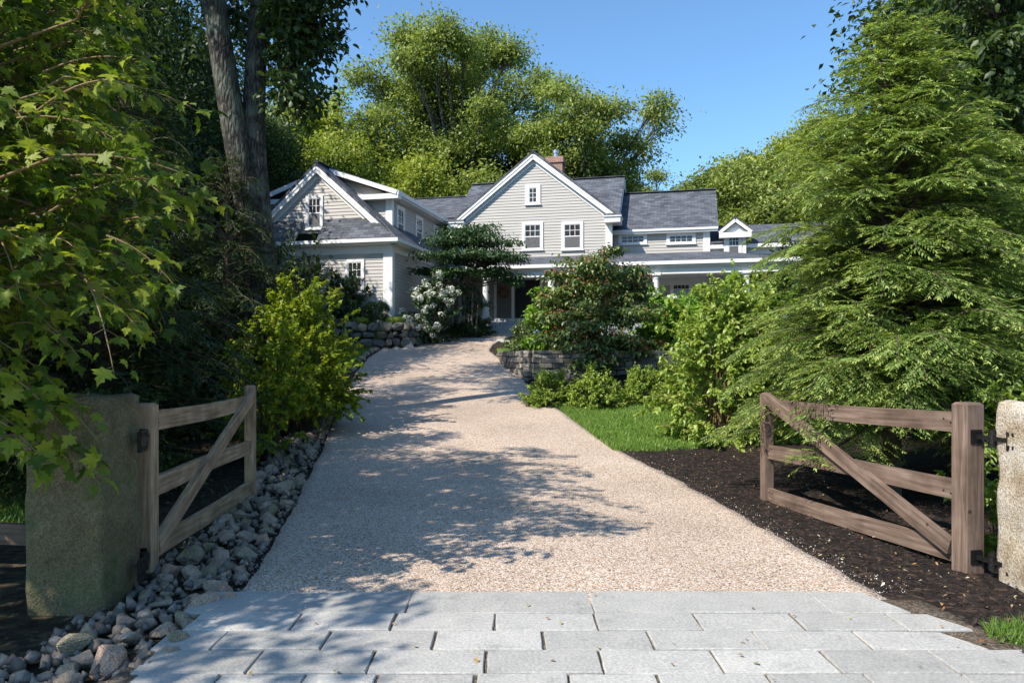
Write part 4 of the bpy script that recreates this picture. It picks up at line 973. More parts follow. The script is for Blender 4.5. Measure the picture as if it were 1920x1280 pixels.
# shed dormer on the drive side, and its twin on the other slope
for s in (1, -1):
    uD = uLc + s * (hwL - .55); vD0, vD1 = vU + 1.0, (vC if s > 0 else -.6)
    DS = Plane('side', uD)
    zDt = fside(738, 352, uD + .35)[1] if s > 0 else zDt
    zDw = zLa - mL * (hwL - .55) - .1
    if s > 0:
        wall(DS, [(vD0, zDw), (vD1, zDw), (vD1, zDt - .1), (vD0, zDt - .1)])
        DF = Plane('front', vD0)
        wall(DF, [(uD, zDw), (uD, zDt - .12), (uLc + .35, zLa - .3)])
    else:
        m = MB(); m.box(uD, uD + 1.5, vD0 + .02, vD1, zDw, zDt - .1); m.build('wall', M['siding'], house)
    m = MB(); ex = uD + s * .36
    q = [(ex, vD0 - .35, zDt), (ex, vD1 + .2, zDt), (uLc, vD1 + .2, zLa + .03), (uLc, vD0 - .35, zLa + .03)]
    roof_slab(m, q if s > 0 else [q[1], q[0], q[3], q[2]], .09); m.build('dormer_roof', M['shingle'], house)
    def dt(m, s=s, uD=uD, ex=ex):
        m.box(min(ex, ex + s * .07), max(ex, ex + s * .07), vD0 - .37, vD1 + .1, zDt - .18, zDt - .02)
        a0, a1 = sorted((uD, ex)); m.box(a0, a1, vD0 - .3, vD1, zDt - .24, zDt - .12)
        m.beam((uLc + s * .1, vD0 - .37, zLa - .15), (ex, vD0 - .37, zDt - .1), .05, .17)
        a0, a1 = sorted((uD - s * 1.35, ex + s * .05)); m.box(a0, a1, vD0 - .36, vD0 - .04, zDt - .32, zDt - .13)
        a0, a1 = sorted((uD - s * .22, uD + s * .05)); m.box(a0, a1, vD0 - .05, vD0 + .12, zDw - .1, zDt - .3)
    trim(dt, 'dormer_trim')
    if s > 0:
        for x0, x1, t0, t1 in ((744.5, 755, 386, 428), (779.5, 789.5, 401, 440), (813, 822.5, 416, 452)):
            (a0, zt), (a1, zb) = fside(x0, t0, uD), fside(x1, t1, uD); zt2, zb2 = zDt - .5, zDt - .5 - 1.15
            window(DS, a0, a1, zb2, zt2, 3, 2, cas=.11)
# downspout on the drive side corner of the connector
m = MB(); m.beam((uLR + .09, vC - .35, zLe - .1), (uLR + .09, vC - .35, 2.8), .07, .07, up=(0, 1, 0)); m.build('downspout', M['trim'], house)

# wreath hanging on the grey panel
wu, wzz = fac(945, 548, -.08)
wp = O + HU * wu + HV * (-.085); 
rng = np.random.default_rng(77); n = 420; a = rng.random(n) * 6.283; b = rng.random(n) * 6.283; R_, r_ = .2, .06
loc = np.c_[(R_ + r_ * np.cos(b)) * np.cos(a), r_ * np.sin(b) * .7, (R_ + r_ * np.cos(b)) * np.sin(a)]
me = leaf_mesh('wreath', loc, np.c_[-np.sin(a), rng.normal(size=n) * .4, np.cos(a)], rand_unit(n, rng), .05 + .04 * rng.random(n), T_OVAL)
w_ = link('wreath', me, leaf_mat('dried_leaf', (.16, .07, .04), (.25, .13, .07), (.36, .2, .15), .1, tint=(1, 1, 1)), loc=(wp.x, wp.y, wzz)); w_.rotation_euler = (0, 0, -HA)
tag(w_, 'dried brown wreath hanging on the grey panel by the front door', 'wreath')

# ------------------------------------------------------------------ dry stone retaining walls
def stone_wall(name, line, z0f, z1, th, mat, label, courses, lens, round_, seed):
    rng = random.Random(seed); m = MB(); line = [Vector((*p, 0)) for p in line]
    e = None
    bm = bmesh.new()
    for a, b in zip(line, line[1:]):
        d = (b - a); Ls = d.length; d.normalize(); nrm_ = Vector((d.y, -d.x, 0))
        ang = math.atan2(d.y, d.x)
        zb = min(z0f(a), z0f(b)) - .1; z = zb
        while z < z1 - .03:
            h = rng.uniform(*courses); 
            if z1 - (z + h) < courses[0] * .6: h = z1 - z
            s = -rng.uniform(0, lens[0])
            while s < Ls:
                l = rng.uniform(*lens); s1 = min(s + l, Ls + .02)
                s_ = max(s, -.02)
                if s1 - s_ > .05:
                    hh = h * rng.uniform(.86, 1.0) if z + h < z1 - .01 else h
                    c = a + d * ((s_ + s1) / 2) + Vector((0, 0, z + hh / 2)) + nrm_ * rng.uniform(-.02, .02)
                    tmp = bmesh.new()
                    if round_:
                        for _ in range(16):
                            v = Vector((rng.gauss(0, 1), rng.gauss(0, 1), rng.gauss(0, 1))).normalized()
                            v = Vector([math.copysign(abs(t) ** .55, t) for t in v])
                            tmp.verts.new(v * .5)
                        r = bmesh.ops.convex_hull(tmp, input=tmp.verts)
                        bmesh.ops.delete(tmp, geom=[g for g in r['geom_interior'] if isinstance(g, bmesh.types.BMVert)], context='VERTS')
                        bmesh.ops.bevel(tmp, geom=list(tmp.edges), offset=.05, segments=2, affect='EDGES')
                        gx, gz = 1.12, 1.15
                    else:
                        bmesh.ops.create_cube(tmp, size=1)
                        for v in tmp.verts: v.co += Vector((rng.uniform(-.06, .06), rng.uniform(-.1, .1), rng.uniform(-.09, .09)))
                        bmesh.ops.bevel(tmp, geom=list(tmp.edges), offset=.05, segments=2, affect='EDGES')
                        gx, gz = .98, .95
                    R = Matrix.Translation(c) @ Matrix.Rotation(ang, 4, 'Z') @ Matrix.Diagonal((max(.05, (s1 - s_)) * gx, th, hh * gz, 1))
                    tmp.transform(R)
                    t_me = bpy.data.meshes.new('t'); tmp.to_mesh(t_me); tmp.free(); bm.from_mesh(t_me); bpy.data.meshes.remove(t_me)
                s += l
            z += h
    me = bpy.data.meshes.new(name); bm.to_mesh(me); bm.free()
    o = link(name, me, mat); tag(o, label, 'stone wall'); return o
stone_wall('retaining_wall', [(X_at(600, 25.6), 25.6), (X_at(660, 26.0), 26.0), (X_at(735, 26.15), 26.15), (X_at(768, 26.35), 26.35), (-3.4, 26.9), (-3.3, 27.6), (-3.35, 28.8)], lambda p: g1(p.x, p.y - .4), 2.83, .4, M['fieldstone'],
           'low wall of rounded grey fieldstones below the left wing', (.22, .36), (.25, .55), True, 4)
wz_top = Z_at(657, 19.8)
stone_wall('retaining_wall', [(-.30, 23.9), (-.05, 22.0), (.42, 19.85), (.55, 19.72), (1.6, 19.95), (3.2, 20.15), (5.6, 20.2)], lambda p: g1(p.x - .3, p.y - .4), wz_top, .34, M['ledgestone'],
           'dry stacked ledgestone wall along the right bend of the drive', (.07, .17), (.12, .4), False, 6)

# ------------------------------------------------------------------ vegetation builders
def finish_plant(name, base, stems_me, stem_mat, crown_me, crown_mats, label, cat, group=None, stem_name='stems', crown_name='foliage'):
    e = empty(name, base, 0, label, cat, group)
    a = link(stem_name, stems_me, stem_mat, e, smooth=True) if stems_me else None
    b = link(crown_name, crown_me, crown_mats, e)
    return e, [k for k in (a, b) if k]

def shrub(name, base, rx, ry, h, seed, leaf, ls, nst, per, tmpl, label, cat, stem_mat='twig', lift=.15, arch=.35, group=None, up=.0, flowers=None, spread=1.0, tw=5, flop=.3, top_bias=.7, stem_r=.012):
    """stems rise from the base, arch to the shell of an ellipsoid, carry side twigs with paired leaves"""
    rng = np.random.default_rng(seed); lines = []; LP = []; LD = []; LN = []; tips = []
    for i in range(nst):
        a = rng.random() * 6.283; u = rng.random() ** top_bias; th = u * 1.0
        el = (1 - rng.random() ** 1.0 * .98); r = math.sqrt(max(0, 1 - (el * .98) ** 2)) * (.72 + .36 * rng.random())
        tip = np.array([rx * r * math.cos(a), ry * r * math.sin(a), h * (lift + (1 - lift) * el * (.8 + .28 * rng.random()))])
        b0 = np.array([rng.normal() * .08 * rx, rng.normal() * .08 * ry, 0])
        mid = np.array([tip[0] * arch, tip[1] * arch, tip[2] * (.75 + .3 * rng.random())])
        st = bez(b0, mid, tip, 7); lines.append((st, np.linspace(stem_r, stem_r * .3, 7)))
        tips.append(st[-1])
        tw_l = [st[3:]]
        for k in range(tw):
            t = .4 + .58 * rng.random(); q = st[min(6, int(t * 6))] * (1 - (t * 6 % 1)) + st[min(6, int(t * 6) + 1)] * (t * 6 % 1)
            d = rand_unit(1, rng)[0]; d[2] = d[2] * .6 + .15; dd = q.copy(); dd[2] -= h * .4; dd = dd / (np.linalg.norm(dd) + 1e-6)
            L_ = (.22 + .22 * rng.random()) * min(rx, h) * .8
            e_ = q + (d * .7 + dd * .6) * L_; m_ = (q + e_) / 2 + np.array([0, 0, .12 * L_]); e_[2] = max(e_[2], .04)
            tl = bez(q, m_, e_, 4); lines.append((tl, np.linspace(stem_r * .4, stem_r * .15, 4))); tw_l.append(tl); tips.append(e_)
        for tl in tw_l:
            n = max(2, int(per * (1 if tl is not st else 1.3)))
            t = np.sort(rng.random(n)) * (len(tl) - 1); i0 = np.minimum(t.astype(int), len(tl) - 2); f = (t - i0)[:, None]
            p = tl[i0] * (1 - f) + tl[i0 + 1] * f; ax = nrm(tl[i0 + 1] - tl[i0])
            sd = rand_unit(n, rng); out = p.copy(); out[:, 2] = 0; out = nrm(out)
            d = nrm(sd * .9 + ax * .6 + out * .35 + np.array([0, 0, -flop]) )
            LP.append(p); LD.append(d); nn = rand_unit(n, rng) * .55 + np.array([0, 0, 1.0]) + out * .35; LN.append(nn)
    LP = np.concatenate(LP); LD = np.concatenate(LD); LN = np.concatenate(LN)
    S = ls * (.6 + .6 * rng.random(len(LP)))
    me = leaf_mesh('foliage', LP, LD, LN, S, tmpl)
    e, kids = finish_plant(name, base, tube_mesh('stems', lines, 4), M[stem_mat], me, M[leaf], label, cat, group)
    if flowers:
        fm, fn, fr, nf_, fsel = flowers
        tp = np.array(tips); out = fsel(tp); tp = tp[out]; tp = tp[rng.permutation(len(tp))[:nf_]]
        for p in tp:
            n = 46; dd = rand_unit(n, rng); pp = dd * np.array([1, 1, .8]) * fr * (.8 + .3 * rng.random((n, 1)))
            me = leaf_mesh(fn, pp + np.array([0, 0, fr * .3]), np.cross(dd, rand_unit(n, rng)), dd, np.full(n, fr * .55), T_OVAL)
            o = link(fn, me, M[fm], e, loc=tuple(p))
    return e

def hemlock_meshes(seed, H=5.6, R=1.75, nb=190, droop=.35, dens=1.0, zlo=.12, curve=.75, zmin=.05):
    rng = np.random.default_rng(seed); lines = []; P_, D_, N_, S_, I_ = [], [], [], [], []
    trunk = np.array([[0, 0, -.1], [.03, .02, H * .3], [-.04, .02, H * .6], [.0, 0, H * .985]]); lines.append((trunk, [.11, .085, .05, .012]))
    for b in range(nb):
        u = rng.random() ** 1.15; z = zlo * H * .5 + (H * .985 - zlo * H * .5) * u
        L0 = R * (1 - (z / H) ** 1.5) ** curve + .18
        L_ = L0 * (.55 + .62 * rng.random()); az = rng.random() * 6.283
        dx = np.array([math.cos(az), math.sin(az), 0]); lift = .17 + .5 * (z / H) ** 2 + rng.normal() * .18
        a = np.array([0, 0, z]); m = a + dx * L_ * .55 + np.array([0, 0, L_ * (lift + .06)]); c = a + dx * L_ + np.array([0, 0, L_ * (lift - droop * (.7 + .7 * rng.random()))])
        if c[2] < zmin: c[2] = zmin + rng.random() * .15
        n = 10; br = bez(a, m, c, n); lines.append((br, np.linspace(.010 + .006 * L_, .002, n)))
        side = np.array([-dx[1], dx[0], 0])
        ns = max(6, int(L_ / .062 * dens))
        for k in range(ns):
            t = .18 + .82 * (k + rng.random() * .6) / ns; t = min(t, .999); f = t * (n - 1); i = int(f); q = br[i] * (1 - f + i) + br[min(i + 1, n - 1)] * (f - i)
            ax = br[min(i + 1, n - 1)] - br[i]; ax /= np.linalg.norm(ax) + 1e-9
            sg = 1 if k % 2 else -1
            l2 = (.10 + .42 * L_ * (1 - t) ** .8 * (1 if t > .3 else .8)) * (.7 + .5 * rng.random()); l2 = min(l2, .55)
            d2 = ax * (.75 + .2 * rng.random()) + side * sg * (.75) + np.array([0, 0, -.06 + .2 * rng.normal()]); d2 /= np.linalg.norm(d2)
            nt = max(5, int(l2 / .0155)); tt = (np.arange(nt) + .5) / nt
            pts = q + d2 * (tt * l2)[:, None] + np.array([0, 0, -1.0]) * (.13 * l2 * tt ** 2)[:, None]
            up = np.array([0, 0, 1.0]) + .25 * rng.normal(size=3); s2 = np.cross(d2, up); s2 /= np.linalg.norm(s2)
            sg2 = np.where(np.arange(nt) % 2, 1.0, -1.0)[:, None]
            dd = d2 * .8 + s2 * sg2 * .75 + rng.normal(size=(nt, 3)) * .13 + np.array([0, 0, -.12])
            P_.append(pts); D_.append(dd); N_.append(up + rng.normal(size=(nt, 3)) * .2); S_.append((.034 + .04 * (1 - tt * .7)) * (.8 + .4 * rng.random(nt)))
            tip = np.zeros(nt, int); tip[-max(1, nt // 4):] = 1 if (rng.random() < .75) else 0; I_.append(tip)
            P_.append((q + d2 * l2 * .82 + np.array([0, 0, -.11 * l2]))[None]); D_.append((d2 + np.array([0, 0, -.15]))[None]); N_.append(up[None]); S_.append(np.array([.06])); I_.append(np.array([1]))
    cat = np.concatenate
    P_, D_, N_, S_, I_ = cat(P_), cat(D_), cat(N_), cat(S_), cat(I_)
    T = (T_NEED[0] * np.array([1, .8, 1]), T_NEED[1])
    return tube_mesh('trunk', lines, 5), leaf_mesh('crown', P_, D_, N_, S_, T, I_, .2)

def tree_meshes(seed, H, crown, leaf, nlobe=18, lobe_r=.3, nclump=22, nleaf=46, trunk_r=.3, fork=.35, tmpl=T_DIAM, lean=(0, 0), flat=.62, clump_r=.62, zmin=None, airy=.0, stems=1, reach=.62):
    """crown = (cx, cy, cz, rx, ry, rz): lobes sit through this ellipsoid; limbs lead to lobes, twigs to clumps, leaves fill clumps"""
    rng = np.random.default_rng(seed); cx, cy, cz, rx, ry, rz = crown; C = np.array([cx, cy, cz]); R3 = np.array([rx, ry, rz])
    lobes = []; k = 0; bump = rand_unit(8, rng); bump[:, 2] = np.abs(bump[:, 2]) * .9 - .1
    while len(lobes) < nlobe and k < 4000:
        k += 1; v = rand_unit(1, rng)[0]; v = v * (.12 + reach * rng.random() ** .55) * (.68 + .62 * max(0, float((bump @ v).max())) ** 4); 
        if v[2] < -.75: continue
        p = C + v * R3
        if all(np.linalg.norm((p - q) / R3) > lobe_r * .95 for q in lobes): lobes.append(p)
    lines = []; top = np.array([cx * .6 + lean[0], cy * .6 + lean[1], cz + rz * .45])
    roots = []
    for s in range(stems):
        off = np.array([(s - (stems - 1) / 2) * .9 * trunk_r * 2, (s % 2) * .2, 0]); tp = top + off * 4.5
        tr = bez(np.array([0, 0, -.2]) + off * .4, np.array([lean[0] * .2, lean[1] * .2, cz * .5]) + off, tp, 12); lines.append((tr, trunk_r * np.linspace(1, .25, 12) ** 1.0 * (1 + .35 * np.exp(-np.linspace(0, 12, 12))))); roots.append(tr)
    P_, D_, N_, S_ = [], [], [], []
    for p in lobes:
        tr = roots[rng.integers(len(roots))]
        zf = min(.97, max(fork, (p[2] - cz + rz) / (2 * rz) * .75 + .12 * rng.random())); q = tr[min(11, int(zf * 11))]
        if q[2] > p[2] + .2 * rz: q = tr[max(2, int(fork * 11))]
        mid = (q + p) / 2 + np.array([0, 0, .12 * np.linalg.norm(p - q)]) + rng.normal(size=3) * .06 * rx
        lb = bez(q, mid, p, 7); r0 = trunk_r * .36 * (.7 + .5 * rng.random()); lines.append((lb, np.linspace(r0, r0 * .22, 7)))
        lr = lobe_r * R3 * (.75 + .5 * rng.random())
        for c in range(nclump):
            v = rand_unit(1, rng)[0]; v[2] = v[2] * .9 + .15; o = nrm(((p - C) / R3)[None])[0]
            v = v + o * .35; v /= np.linalg.norm(v); cp = p + v * lr * (.45 + .6 * rng.random())
            if zmin is not None and cp[2] < zmin: continue
            if rng.random() < .8:
                s = lb[rng.integers(4, 7)]; m_ = (s + cp) / 2 + rng.normal(size=3) * .1 * lr; lines.append((bez(s, m_, cp, 4), np.linspace(r0 * .2, r0 * .05, 4)))
            if rng.random() < airy: continue
            n = int(nleaf * (.6 + .8 * rng.random())); g = rng.normal(size=(n, 3)) * np.array([1, 1, flat]) * clump_r * (.35 + .4 * rng.random())
            P_.append(cp + g); gd = nrm(g + 1e-6)
            D_.append(gd * .7 + rand_unit(n, rng) * .8 + np.array([0, 0, -.15])); N_.append(np.array([0, 0, .9]) + gd * .5 + rand_unit(n, rng) * .7); S_.append(leaf * (.6 + .7 * rng.random(n)))
    P_ = np.concatenate(P_); D_ = np.concatenate(D_); N_ = np.concatenate(N_); S_ = np.concatenate(S_)
    return tube_mesh('trunk', lines, 6), leaf_mesh('crown', P_, D_, N_, S_, tmpl)
def put_tree(name, loc, meshes, bark, leaf, label, cat='tree', group=None, rz=0, sc=1):
    e, kids = finish_plant(name, loc, meshes[0], M[bark], meshes[1], leaf if isinstance(leaf, list) else M[leaf], label, cat, group, 'trunk', 'crown')
    e.rotation_euler = (0, 0, rz); e.scale = (sc, sc, sc); return e, kids

# ------------------------------------------------------------------ planting
# hemlocks
hm = hemlock_meshes(1, 5.2, 1.62, 580, droop=.25, curve=.78, zlo=.36, zmin=.55)
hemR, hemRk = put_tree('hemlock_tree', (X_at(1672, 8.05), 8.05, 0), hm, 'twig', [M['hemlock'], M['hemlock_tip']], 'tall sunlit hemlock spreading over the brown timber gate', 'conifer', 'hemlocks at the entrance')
def hem_copy(x, y, rz, sc, label, name='hemlock_tree'):
    c = copy_tree(hemR, hemRk); c.location = (x, y, g1(x, y) - .05); c.rotation_euler = (0, 0, rz); c.scale = (sc[0], sc[0], sc[1]); c['label'] = label; return c
hem_copy(X_at(1905, 10.6), 10.6, 2.1, (1.0, .95), 'hemlock behind the right granite post at the frame edge')
hem_copy(X_at(1795, 8.7), 8.7, 3.6, (.95, .84), 'second sunlit hemlock crowding the tall one from behind the hinge end of the gate')
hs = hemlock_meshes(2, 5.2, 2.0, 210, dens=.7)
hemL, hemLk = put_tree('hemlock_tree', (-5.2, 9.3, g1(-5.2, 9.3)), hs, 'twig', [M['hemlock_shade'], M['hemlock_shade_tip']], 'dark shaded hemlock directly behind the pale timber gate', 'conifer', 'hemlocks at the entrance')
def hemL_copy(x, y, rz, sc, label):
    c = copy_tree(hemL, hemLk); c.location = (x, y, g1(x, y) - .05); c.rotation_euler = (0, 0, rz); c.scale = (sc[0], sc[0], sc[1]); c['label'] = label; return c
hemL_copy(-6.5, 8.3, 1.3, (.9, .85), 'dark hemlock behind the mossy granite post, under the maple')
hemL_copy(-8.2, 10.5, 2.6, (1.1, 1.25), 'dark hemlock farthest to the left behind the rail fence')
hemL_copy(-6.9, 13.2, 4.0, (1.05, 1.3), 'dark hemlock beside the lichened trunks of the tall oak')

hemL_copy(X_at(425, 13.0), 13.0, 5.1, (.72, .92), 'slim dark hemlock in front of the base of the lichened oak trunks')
# the tall twin-stemmed oak by the drive
def big_oak():
    rng = np.random.default_rng(41); base = np.array([X_at(480, 13.6), 13.6, 0.0])
    lines = []
    def stem(pix, r):
        pts = np.array([[X_at(px, Y) - base[0], Y - base[1], Z_at(py, Y) if py is not None else 0] for px, py, Y in pix]); pts = resample(pts, 14); return pts, np.linspace(r[0], r[1], 14)
    def stem2(pix, r):
        pts = resample(np.array([[X_at(px, Y) - base[0], Y - base[1], Z_at(py, Y)] for px, py, Y in pix]), 18); t = np.linspace(0, 1, 18)
        return pts, np.interp(t, [0, .15, .35, 1], r)
    lines.append(stem2([(500, 800, 13.6), (494, 600, 13.6), (484, 470, 13.6), (462, 370, 13.6), (443, 262, 13.5), (430, 187, 13.5), (417, 112, 13.4), (400, 0, 13.3), (376, -160, 13.1), (350, -300, 13.0), (330, -520, 12.8)], (.40, .30, .235, .15)))
    lines.append(stem2([(508, 800, 13.7), (500, 600, 13.7), (492, 470, 13.7), (479, 350, 13.7), (473, 225, 13.7), (478, 112, 13.8), (489, 0, 13.9), (505, -160, 14.2), (520, -300, 14.4), (535, -520, 14.6)], (.40, .28, .205, .14)))
    s1, s2 = lines[0][0], lines[1][0]
    P_, D_, N_, S_ = [], [], [], []
    lobes = []
    def lobe(p, r, n): lobes.append((np.array(p, float), np.array(r, float), n))
    # crown well above the frame
    for k in range(20):
        a = rng.random() * 6.283; rr_ = 3.2 * math.sqrt(rng.random()); z = 8.8 + 5.5 * rng.random() * (1 - rr_ / 9)
        lobe((rr_ * math.cos(a) - 2.0, rr_ * math.sin(a) + .2, z), (1.1, 1.1, .8), 24)
    # drooping boughs seen against the sky right of the trunks
    for px, py, Y, r, n in ((585, 30, 13.6, .62, 26), (560, 95, 13.4, .5, 22), (548, 170, 13.3, .42, 18), (610, -30, 13.8, .6, 24), (575, 185, 13.5, .28, 9), (528, 60, 14.2, .55, 22), (535, 130, 14.5, .5, 16), (592, 75, 13.8, .35, 12), (440, 30, 14.8, .6, 22), (545, 10, 13.2, .6, 22)):
        lobe((X_at(px, Y) - base[0], Y - base[1], Z_at(py, Y)), (r, r, r * .75), n)
    for p, r, n in lobes:
        s = s2 if p[0] > -.5 else s1; i = int(np.argmin(np.abs(s[:, 2] - (p[2] - (.15 if p[2] < 8 else .9))))); i = min(max(i, 8), 16); q = s[i]
        if p[2] < 8.2: q = s[min(i + 2, 17)]
        lb = bez(q, (q + p) / 2 + np.array([0, 0, .5]), p, 7); lines.append((lb, np.linspace(.055, .012, 7)))
        for c in range(n):
            cp = p + rand_unit(1, rng)[0] * r * (.3 + .75 * rng.random()); sst = lb[rng.integers(4, 7)]; lines.append((bez(sst, (sst + cp) / 2 + rng.normal(size=3) * .06, cp, 4), np.linspace(.012, .003, 4)))
            m = int(28 * (.6 + .8 * rng.random())); g = rng.normal(size=(m, 3)) * np.array([1, 1, .65]) * .19
            P_.append(cp + g); gd = nrm(g + 1e-6); D_.append(gd * .7 + rand_unit(m, rng) * .6 + np.array([0, 0, -.35])); N_.append(np.array([0, 0, .8]) + rand_unit(m, rng) * .8); S_.append(.14 * (.6 + .6 * rng.random(m)))
    me = leaf_mesh('crown', np.concatenate(P_), np.concatenate(D_), np.concatenate(N_), np.concatenate(S_), T_OVAL)
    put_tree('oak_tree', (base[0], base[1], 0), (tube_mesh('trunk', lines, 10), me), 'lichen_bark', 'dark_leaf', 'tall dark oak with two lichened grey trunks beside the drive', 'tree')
big_oak()

# maple overhanging from the left front
def maple():
    rng = np.random.default_rng(52); base = np.array([-6.3, 5.2, 0.0]); lines = []; P_, D_, N_, S_ = [], [], [], []
    tr = bez((0, 0, -.2), (.1, .0, 3), (.3, .3, 7.6), 10); lines.append((tr, np.linspace(.17, .05, 10)))
    def spray(a, d, L_, sag, ls, n):
        d = d / np.linalg.norm(d); c = a + d * L_ + np.array([0, 0, -sag * L_]); m = a + d * L_ * .55 + np.array([0, 0, .05 * L_])
        br = bez(a, m, c, 8); lines.append((br, np.linspace(.008, .0022, 8)))
        t = np.repeat((np.arange(n // 2) + .5) / (n // 2), 2)[:n] ; t = np.clip(t + rng.normal(size=len(t)) * .01, 0, 1) * 6.99
        i = t.astype(int); f = (t - i)[:, None]; p = br[i] * (1 - f) + br[i + 1] * f; ax = nrm(br[i + 1] - br[i])
        sd = nrm(np.cross(ax, np.array([0, 0, 1.0]) + rng.normal(size=ax.shape) * .4)); sg = np.where(np.arange(len(t)) % 2, 1, -1)[:, None]
        pd = nrm(ax * (.5 + .3 * rng.random((len(t), 1))) + sd * sg + np.array([0, 0, .12]) + rng.normal(size=ax.shape) * .2)
        pl = .05 + .05 * rng.random((len(t), 1)); e = p + pd * pl
        for k in range(0, len(t), 1):
            if rng.random() < .5: lines.append((np.array([p[k], e[k]]), [.0018, .0014]))
        P_.append(e); D_.append(nrm(pd * .8 + np.array([.1, -.1, -.55]) + rng.normal(size=ax.shape) * .25)); N_.append(np.array([.1, -.25, 1.0]) + rng.normal(size=ax.shape) * .45); S_.append(ls * (.6 + .6 * rng.random(len(t))))
    # visible sprays, laid out through the volume behind the frame's left side
    n = 0; tries = 0
    while n < 640 and tries < 9000:
        tries += 1
        Y = 4.1 + 3.6 * rng.random(); px = -420 + 870 * rng.random(); py = -260 + 1000 * rng.random()
        lim = np.interp(py, [-300, 0, 100, 200, 260, 330, 400, 470, 560, 640, 720, 760], [230, 230, 200, 230, 270, 300, 320, 320, 220, 100, 10, -40])
        if px > lim: continue
        if py > 560 and rng.random() < .6: continue
        p = np.array([X_at(px, Y), Y, Z_at(py, Y)]) - base
        d = np.array([.85 + .3 * rng.random(), -.35 + .5 * rng.normal(), .12 + .28 * rng.normal() - (.25 if py > 450 else 0)])
        spray(p - d * .25, d, .38 + .5 * rng.random(), .12 + .2 * rng.random() + (.2 if py > 450 else 0), .092, 24); n += 1
        if rng.random() < .25:
            q = tr[min(9, max(2, int(p[2] / 7.6 * 9 - 1)))]; lines.append((bez(q, (q + p) / 2 + np.array([0, 0, .35]), p - d * .25, 8), np.linspace(.03, .008, 8)))
    # drooping leaves in front of the granite post
    for _ in range(8):
        px = -60 + 150 * rng.random(); py = 660 + 150 * rng.random(); Y = 4.05 + .4 * rng.random(); p = np.array([X_at(px, Y), Y, Z_at(py, Y)]) - base
        spray(p, np.array([.8, -.1, -.35]), .35 + .2 * rng.random(), .3, .11, 14)
    # lower boughs left of the frame, shading the post and the gate
    for _ in range(150):
        p = np.array([-5.2 + 2.05 * rng.random(), 3.0 + 1.7 * rng.random(), 1.7 + 1.6 * rng.random()])
        if p[0] > -.72 * p[1] - .45: continue
        d = rand_unit(1, rng)[0]; d[2] *= .3; spray(p - base, d, .4 + .3 * rng.random(), .2, .14, 16)
    # boughs that throw leaf shade on the left of the paving
    for _ in range(95):
        z = 4.0 + 2.8 * rng.random(); sx = -2.9 + 2.3 * rng.random(); sy = 3.5 + 2.1 * rng.random()
        if sx > -1.3 and rng.random() < .55: continue
        d = rand_unit(1, rng)[0]; d[2] *= .3; spray(np.array([sx - .79 * z, sy - .62 * z, z]) - base - d * .3, d, .45 + .4 * rng.random(), .2, .13, 14)
    # upper crown, above and left of the frame: throws the dappled shade
    for _ in range(640):
        v = rand_unit(1, rng)[0] * (.35 + .65 * rng.random() ** .5); p = np.array([.75, .6, 5.4]) + v * np.array([3.3, 3.4, 2.5]); w = p + base
        if w[1] < .8: continue
        px, py = 960 + w[0] / w[1] * F, HZ - (w[2] - EYE) / w[1] * F
        if -60 < py < 1300 and px > 300: continue
        if w[0] > -1.7: continue
        sx, sy = w[0] + .79 * w[2], w[1] + .62 * w[2]     # where its shade falls
        if sy > 10.4 or sx > .25 or (sx > -.9 and 5.9 < sy < 7.2) or (sx > -.4 and sy < 5.9): continue
        d = rand_unit(1, rng)[0]; d[2] *= .4; spray(p, d, .5 + .5 * rng.random(), .2, .14, 16)
    for _ in range(22):
        v = rand_unit(1, rng)[0]; p = np.array([.75, .6, 5.4]) + v * np.array([2.6, 2.7, 2.0]); q = tr[rng.integers(3, 9)]; w = p + base
        px = 960 + w[0] / max(w[1], .5) * F
        if px > 250 and (HZ - (w[2] - EYE) / max(w[1], .5) * F) > 0: continue
        lines.append((bez(q, (q + p) / 2 + np.array([0, 0, .4]), p, 8), np.linspace(.05, .012, 8)))
    me = leaf_mesh('crown', np.concatenate(P_), np.concatenate(D_), np.concatenate(N_), np.concatenate(S_), T_MAPLE)
    put_tree('maple_tree', tuple(base), (tube_mesh('trunk', lines, 5), me), 'tan_twig', 'maple_leaf', 'leafy green maple overhanging the mossy post from the left', 'tree')
maple()

# woods behind and around the house
tA = tree_meshes(101, 22, (0, 0, 15.2, 6.6, 5.5, 7.0), .22, nlobe=58, lobe_r=.18, nclump=22, nleaf=84, trunk_r=.5, clump_r=.95, airy=.16, flat=.5, reach=.86)
oakA, oakAk = put_tree('oak_tree', (X_at(858, 52), 52, 3.2), tA, 'bark', 'oak_leaf', 'tallest broad green oak rising behind the middle of the house', 'tree', rz=.4)
tB = tree_meshes(102, 16, (0, 0, 11.5, 5.4, 5.0, 5.0), .21, nlobe=38, lobe_r=.2, nclump=20, nleaf=76, trunk_r=.4, clump_r=.85, airy=.24, flat=.5, reach=.84)
oakB, oakBk = put_tree('oak_tree', (X_at(1092, 47), 47, 3.0), tB, 'bark', 'oak_leaf', 'airy oak with bare grey limbs behind the brick chimney', 'tree', rz=1.2)
tC = tree_meshes(103, 15, (0, 0, 9.8, 4.2, 4.2, 6.2), .25, nlobe=24, lobe_r=.28, nclump=22, nleaf=58, trunk_r=.28, clump_r=.8, airy=.25)
birC, birCk = put_tree('birch_tree', (X_at(612, 46), 46, 3.0), tC, 'bark', 'lime_leaf', 'slender yellow-green tree right of the tall oak trunks', 'tree', rz=.2)
tD = tree_meshes(104, 13, (0, 0, 7.2, 4.8, 4.8, 6.0), .27, nlobe=26, lobe_r=.29, nclump=23, nleaf=66, trunk_r=.26, clump_r=.85, airy=.15)
